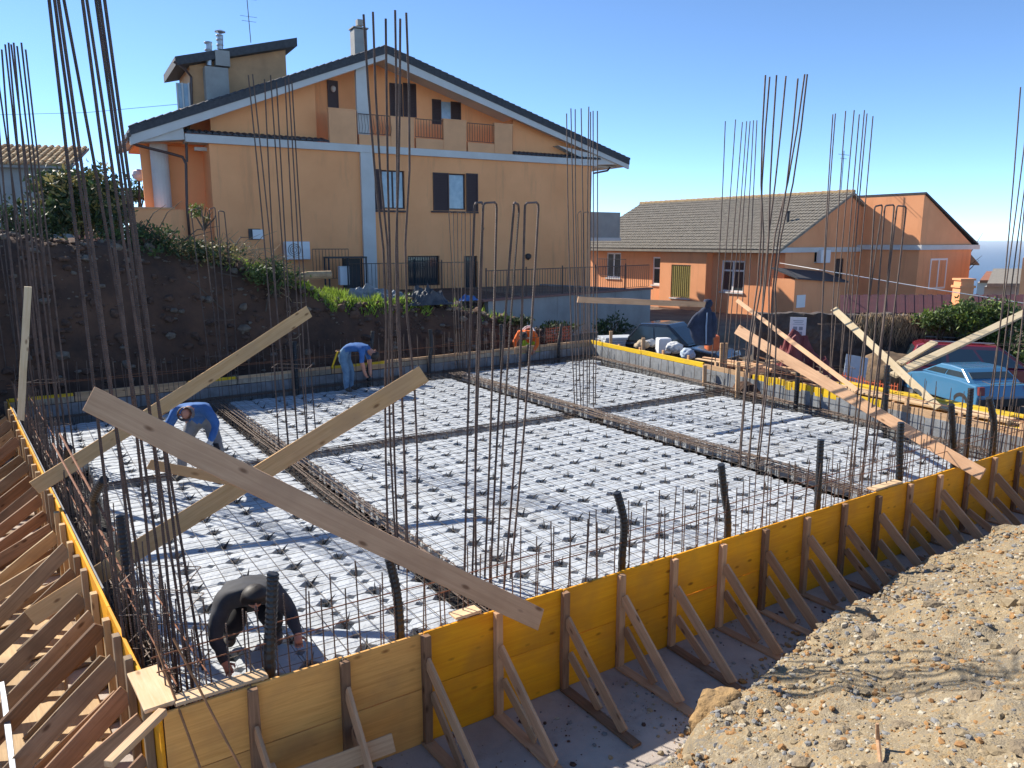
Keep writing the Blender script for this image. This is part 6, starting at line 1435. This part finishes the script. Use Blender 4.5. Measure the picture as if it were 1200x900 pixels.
p = py_(1124,450,19.9); car((p.x,p.y,.05), math.radians(99), 3.1, 1.5, 1.2, paint('blue_paint', (.06,.19,.34), .25), 'hatch', 'small blue car with pale screen behind the plank stack')
p = py_(1156,440,21.0); car((p.x,p.y,.1), math.radians(-22), 4.3, 1.7, 1.50, paint('dark_red_paint', (.20,.02,.035), .25), 'estate', 'dark red estate car with roof rails at the right edge')
# ================================================================== WORKERS
M['blue_shirt'] = mat('blue_shirt', (.045,.15,.40), .85, (.03,.10,.28), 6); M['jeans'] = mat('washed_jeans', (.16,.28,.40), .9, (.09,.17,.27), 5); M['grey_work'] = mat('grey_work_trousers', (.24,.235,.235), .9, (.17,.165,.165), 6)
M['black_cloth'] = mat('black_cloth', (.022,.022,.025), .9, (.014,.014,.016), 6); M['jacket'] = mat('charcoal_jacket', (.045,.047,.055), .8, (.025,.026,.031), 7); M['jacket_grey'] = mat('grey_sleeve', (.25,.26,.28), .85, (.18,.19,.2), 7)
M['hivis'] = mat('orange_hivis', (.85,.16,.015), .8, (.7,.12,.01), 6); M['lime'] = mat('lime_cloth', (.35,.62,.03), .8, (.28,.5,.03), 6); M['hair_dark'] = mat('dark_hair', (.02,.015,.012), .6); M['hair_grey'] = mat('grey_hair', (.12,.11,.105), .7)
M['glove'] = mat('pale_glove', (.50,.49,.46), .85); M['boot'] = mat('dusty_boot', (.09,.08,.07), .85, (.05,.045,.04), 10); M['reflect'] = mat('reflective_strip', (.65,.66,.66), .35)
def person(label, pos, face, J, mats, sc=1.0, hair='hair_dark', bald=False, extra=None, up=.3, bulk=1.0):
    """J: joints as (forward, left, up) metres; one continuous skinned body, materials by nearest limb"""
    F = Vector(face).normalized(); Lf = Vector((-F.y, F.x, 0)); P0 = Vector(pos)
    W = {k: P0+(F*v[0]+Lf*v[1]+UP*v[2])*sc for k, v in J.items()}
    root = empty('person', pos, label, 'person')
    bones = [('pelvis','waist'),('waist','chest'),('chest','neck'),('neck','head'),('head','crown')]
    for s in 'LR': bones += [('chest','sh'+s),('sh'+s,'el'+s),('el'+s,'wr'+s),('wr'+s,'ha'+s),('pelvis','hip'+s),('hip'+s,'kn'+s),('kn'+s,'an'+s),('an'+s,'toe'+s)]
    W['crown'] = W['head']+((W['head']-W['neck']).normalized()*(1-up)+UP*up).normalized()*.10*sc
    rad = dict(pelvis=(.15,.13), waist=(.145,.115), chest=(.165,.13), neck=(.06,.06), head=(.088,.095), crown=(.065,.07))
    for s in 'LR': rad.update({'sh'+s:(.085,.08), 'el'+s:(.056,.056), 'wr'+s:(.042,.042), 'ha'+s:(.036,.028), 'hip'+s:(.115,.11), 'kn'+s:(.082,.082), 'an'+s:(.062,.062), 'toe'+s:(.045,.04)})
    for n_ in rad:
        if n_ not in ('neck','head','crown') and n_[:2] not in ('wr','ha','an','to'): rad[n_] = (rad[n_][0]*bulk, rad[n_][1]*bulk)
    names = list(rad); idx = {n: i for i, n in enumerate(names)}
    me = bpy.data.meshes.new('body_skeleton'); me.from_pydata([W[n]-P0 for n in names], [(idx[a], idx[b]) for a, b in bones], [])
    tmp = bpy.data.objects.new('body_skeleton', me); COL.objects.link(tmp); md = tmp.modifiers.new('skin','SKIN'); md.use_smooth_shade = True
    for n in names: sv = me.skin_vertices[0].data[idx[n]]; sv.radius = (rad[n][0]*sc, rad[n][1]*sc); sv.use_root = (n == 'pelvis')
    sb = tmp.modifiers.new('sub','SUBSURF'); sb.levels = sb.render_levels = 2
    dg = bpy.context.evaluated_depsgraph_get(); dg.update(); body = bpy.data.meshes.new_from_object(tmp.evaluated_get(dg)); bpy.data.objects.remove(tmp)
    body.name = 'body'; body.materials.clear(); ml = []
    def slot(m):
        if m not in ml: ml.append(m); body.materials.append(M[m])
        return ml.index(m)
    part = {}
    for a, b in bones:
        if a in ('neck','head') : k = 'skin'
        elif (a, b) == ('chest','neck'): k = 'top'
        elif a.startswith('el'): k = 'fore'
        elif a.startswith('wr'): k = 'hand'
        elif a.startswith('kn'): k = 'shin'
        elif a.startswith('an'): k = 'boot'
        elif a.startswith('hip') or a == 'pelvis' and b.startswith('hip'): k = 'leg'
        else: k = 'top'
        part[(a,b)] = k
    segs = [(W[a]-P0, W[b]-P0, part[(a,b)], a) for a, b in bones]
    for pl in body.polygons:
        c = pl.center; best = None
        for a, b, k, nm in segs:
            ab = b-a; t = max(0, min(1, (c-a).dot(ab)/max(1e-9, ab.length_squared))); d = (c-(a+ab*t)).length
            if best is None or d < best[0]: best = (d, k, t, nm)
        k = best[1]
        if best[3] == 'pelvis' and k == 'top' and best[2] < .25: k = 'leg'
        if k == 'skin' and best[3] == 'neck' and best[2] < .15: k = 'top'
        pl.material_index = slot(mats[k]); pl.use_smooth = True
    for v in body.vertices:   # creases in the cloth
        n = noise.noise(v.co*9)*.014+noise.noise(v.co*24)*.007; v.co += v.normal*n
    o = bpy.data.objects.new('body', body); COL.objects.link(o); o.parent = root; ORG[o.name] = P0.copy()
    # hands: palm and five bent fingers
    for s in 'LR':
        wr, ha = W['wr'+s], W['ha'+s]; d = (ha-wr).normalized(); side = d.cross(F if abs(d.dot(F)) < .9 else UP).normalized(); nrm = side.cross(d); mb = MB()
        mb.tube([wr, wr+d*.04*sc, ha+d*.02*sc], [.030*sc,.036*sc,.034*sc], 8)
        for q, (off, ln) in enumerate(((-.028,.060),(-.010,.072),(.010,.068),(.027,.052))):
            b0 = ha+side*off*sc+d*.012*sc; b1 = b0+d*ln*.45*sc+nrm*.006*sc; b2 = b1+(d*.7+nrm*.7)*ln*.35*sc; b3 = b2+(d*.2+nrm*.9)*ln*.25*sc; mb.tube([b0,b1,b2,b3], [.0095*sc,.009*sc,.008*sc,.006*sc], 6)
        t0 = wr+d*.03*sc-side*.03*sc; t1 = t0-side*.028*sc+d*.022*sc; t2 = t1+d*.03*sc+nrm*.012*sc; mb.tube([t0,t1,t2], [.012*sc,.010*sc,.007*sc], 6); mb.smooth = True
        build('glove' if mats['hand'] == 'glove' else 'hand', mb, M[mats['hand']], root, fix=False)
    # head details
    hd, cr, nk = W['head'], W['crown'], W['neck']; ax = (cr-hd).normalized(); look = (F-ax*F.dot(ax)); 
    look = (look.normalized() if look.length > .2 else -UP); look = (look*.6-UP*.4); look = (look-ax*look.dot(ax)).normalized(); sd2 = ax.cross(look).normalized(); cc = hd+ax*.03*sc
    mb = MB(); mb.tube([cc+look*.085*sc+ax*.03*sc, cc+look*.112*sc-ax*.01*sc, cc+look*.09*sc-ax*.025*sc], [.008*sc,.015*sc,.010*sc], 6); build('nose', mb, M['skin'], root, fix=False)
    for k in (-1,1):
        mb = MB(); e = cc+sd2*k*.088*sc; mb.tube([e-ax*.03*sc, e+sd2*k*.012*sc, e+ax*.03*sc], [.008*sc,.017*sc,.009*sc], 6); build('ear', mb, M['skin'], root, fix=False)
        mb = MB(); e = cc+look*.088*sc+sd2*k*.033*sc+ax*.028*sc; mb.tube([e-sd2*.012*sc, e+sd2*.012*sc], .008*sc, 6); build('eye', mb, M['hair_dark'], root, fix=False)
    mb = MB(); e = cc+look*.088*sc-ax*.045*sc; mb.tube([e-sd2*.022*sc, e+look*.004*sc, e+sd2*.022*sc], [.004*sc,.006*sc,.004*sc], 6); build('mouth', mb, M['brick'], root, fix=False)
    # hair shell over the back and top (a fringe only when bald)
    mb = MB(); n, m_ = 16, 8; lim = 1.75 if not bald else 2.2
    for j in range(m_+1):
        th = (lim*j/m_) if not bald else (1.05+.85*j/m_)
        for i in range(n):
            a = 2*math.pi*i/n; dirv = ax*math.cos(th)+(look*math.cos(a)+sd2*math.sin(a))*math.sin(th); fr = max(0, math.cos(a)); r = (.122-.02*fr*(1 if th > 1.1 else 0)-(.03 if fr > .5 and th > 1.2 else 0))*sc*(1+.04*noise.noise((a*3,th*3,1))); mb.v.append(tuple(cc+ax*.012*sc+dirv*r*Vector((1,1,1)).x))
    for j in range(m_):
        for i in range(n): i2 = (i+1) % n; mb.f.append((j*n+i, j*n+i2, (j+1)*n+i2, (j+1)*n+i)); mb.m.append(0)
    mb.smooth = True; build('hair', mb, M[hair], root)
    if extra: extra(root, W, F, Lf, sc)
    return root
J1 = dict(pelvis=(-.16,0,.98), waist=(.02,0,1.10), chest=(.27,0,1.13), neck=(.47,0,1.03), head=(.57,0,.93), shL=(.38,.19,1.06), shR=(.38,-.19,1.06), elL=(.42,.22,.76), elR=(.38,-.24,.76), wrL=(.46,.12,.50), wrR=(.40,-.12,.50), haL=(.47,.09,.42), haR=(.42,-.09,.42), hipL=(-.15,.10,.92), hipR=(-.15,-.10,.92), knL=(-.02,.13,.51), knR=(-.04,-.13,.51), anL=(-.02,.13,.09), anR=(-.06,-.14,.09), toeL=(.14,.14,.05), toeR=(.10,-.16,.05))
def tools1(root, W, F, Lf, sc):
    a = W['hipR']-Lf*.13-F*.06; build('tool_belt', MB().tube([W['pelvis']+(Vector((math.cos(t)*F.x+math.sin(t)*Lf.x, math.cos(t)*F.y+math.sin(t)*Lf.y, 0)))*.165 for t in np.linspace(0,6.28,14)], .022, 6), M['aged_dark'], root, fix=False)
    mb = MB(); mb.bar(a+UP*.08, a-UP*.32-F*.16, .06, .03); build('hammer_handle', mb, M['yellow'], root)
p = pz(411,459,TZ+.02); person('worker in blue shirt and washed jeans bending over near the far formwork', p, (1,-.12,0), J1, dict(skin='skin', top='blue_shirt', fore='skin', hand='skin', leg='jeans', shin='jeans', boot='boot'), 1.08, extra=tools1, up=.25, bulk=1.08)
J2 = dict(pelvis=(-.22,0,.95), waist=(-.06,0,1.12), chest=(.16,0,1.24), neck=(.36,0,1.22), head=(.47,0,1.14), shL=(.24,.20,1.18), shR=(.24,-.20,1.18), elL=(.30,.36,.94), elR=(.30,-.34,.92), wrL=(.46,.30,.74), wrR=(.44,-.26,.72), haL=(.50,.27,.67), haR=(.48,-.23,.65), hipL=(-.22,.11,.89), hipR=(-.22,-.11,.89), knL=(.02,.26,.52), knR=(-.02,-.26,.50), anL=(-.16,.30,.09), anR=(-.02,-.30,.09), toeL=(-.01,.34,.05), toeR=(.13,-.34,.05))
def pads(root, W, F, Lf, sc):
    for s in 'LR':
        k = W['kn'+s]; mb = MB(); mb.tube([k+UP*.09+F*.07, k+F*.095, k-UP*.10+F*.06], [.05,.075,.055], 8); mb.smooth = True; build('knee_pad', mb, M['black_cloth'], root, fix=False)
p = (pz(214,578,TZ)+pz(258,552,TZ))/2; p.z = TZ+.02; person('bald worker in blue shirt and grey trousers bending beside the long board', p, (.10,-1,0), J2, dict(skin='skin', top='blue_shirt', fore='blue_shirt', hand='glove', leg='grey_work', shin='grey_work', boot='boot'), 1.06, hair='hair_grey', bald=True, extra=pads, up=.45, bulk=1.15)
J3 = dict(pelvis=(-.30,0,.38), waist=(-.14,0,.53), chest=(.06,0,.63), neck=(.24,.03,.65), head=(.33,.05,.60), shL=(.12,.20,.58), shR=(.12,-.20,.58), elL=(.16,.34,.38), elR=(.22,-.30,.32), wrL=(.36,.38,.26), wrR=(.34,-.22,.10), haL=(.42,.38,.22), haR=(.38,-.20,.06), hipL=(-.28,.12,.34), hipR=(-.28,-.12,.34), knL=(.10,.18,.32), knR=(.06,-.16,.26), anL=(-.10,.20,.08), anR=(-.20,-.18,.08), toeL=(.06,.22,.05), toeR=(-.04,-.20,.05))
def cap(root, W, F, Lf, sc):
    c = W['head']; mb = MB(); mb.tube([c+UP*.06-F*.12, c+UP*.075, c+UP*.045+F*.10], [.06,.09,.08], 10)
p = pz(297,772,TZ); p = py_(297,772,6.75); p.z = TZ+.02; person('crouching worker in charcoal jacket with dark hair behind the front formwork', p, (.35,-1,0), J3, dict(skin='skin', top='jacket', fore='jacket', hand='skin', leg='black_cloth', shin='black_cloth', boot='boot'), 1.06, up=.8, bulk=1.28)
J4 = dict(J1); 
q = hitplane(620,404,C1,NB,.55); q.z = .05
def vest(root, W, F, Lf, sc):
    for k in (.35,.75):
        c = W['waist'].lerp(W['chest'], k); ring = []
        ax = (W['chest']-W['waist']).normalized(); u = ax.orthogonal().normalized(); v = ax.cross(u)
        for t in np.linspace(0,6.28,15): ring.append(c+(u*math.cos(t)+v*math.sin(t))*.175*sc)
        build('reflective_band', MB().tube(ring, .022, 5), M['reflect'], root, fix=False)
person('worker in orange jacket and lime trousers bending behind the far formwork', q, (-.35,-1,0), J2, dict(skin='skin', top='hivis', fore='hivis', hand='skin', leg='lime', shin='lime', boot='boot'), 1.15, extra=vest, up=.3, bulk=1.3)
# ================================================================== HAZE over the sea
hz_ = MB(); hz_.box(-42000, 42000, -300, 60000, -152, 14.5)
hm = bpy.data.materials.new('thin_air_haze'); hm.use_nodes = True; nt = hm.node_tree; nt.nodes.clear()
ou = nt.nodes.new('ShaderNodeOutputMaterial'); pv = nt.nodes.new('ShaderNodeVolumePrincipled'); pv.inputs['Color'].default_value = (.80,.90,1,1); pv.inputs['Density'].default_value = 6e-5; pv.inputs['Anisotropy'].default_value = .2
nt.links.new(pv.outputs[0], ou.inputs['Volume'])
build('haze', hz_, hm, kind='stuff')
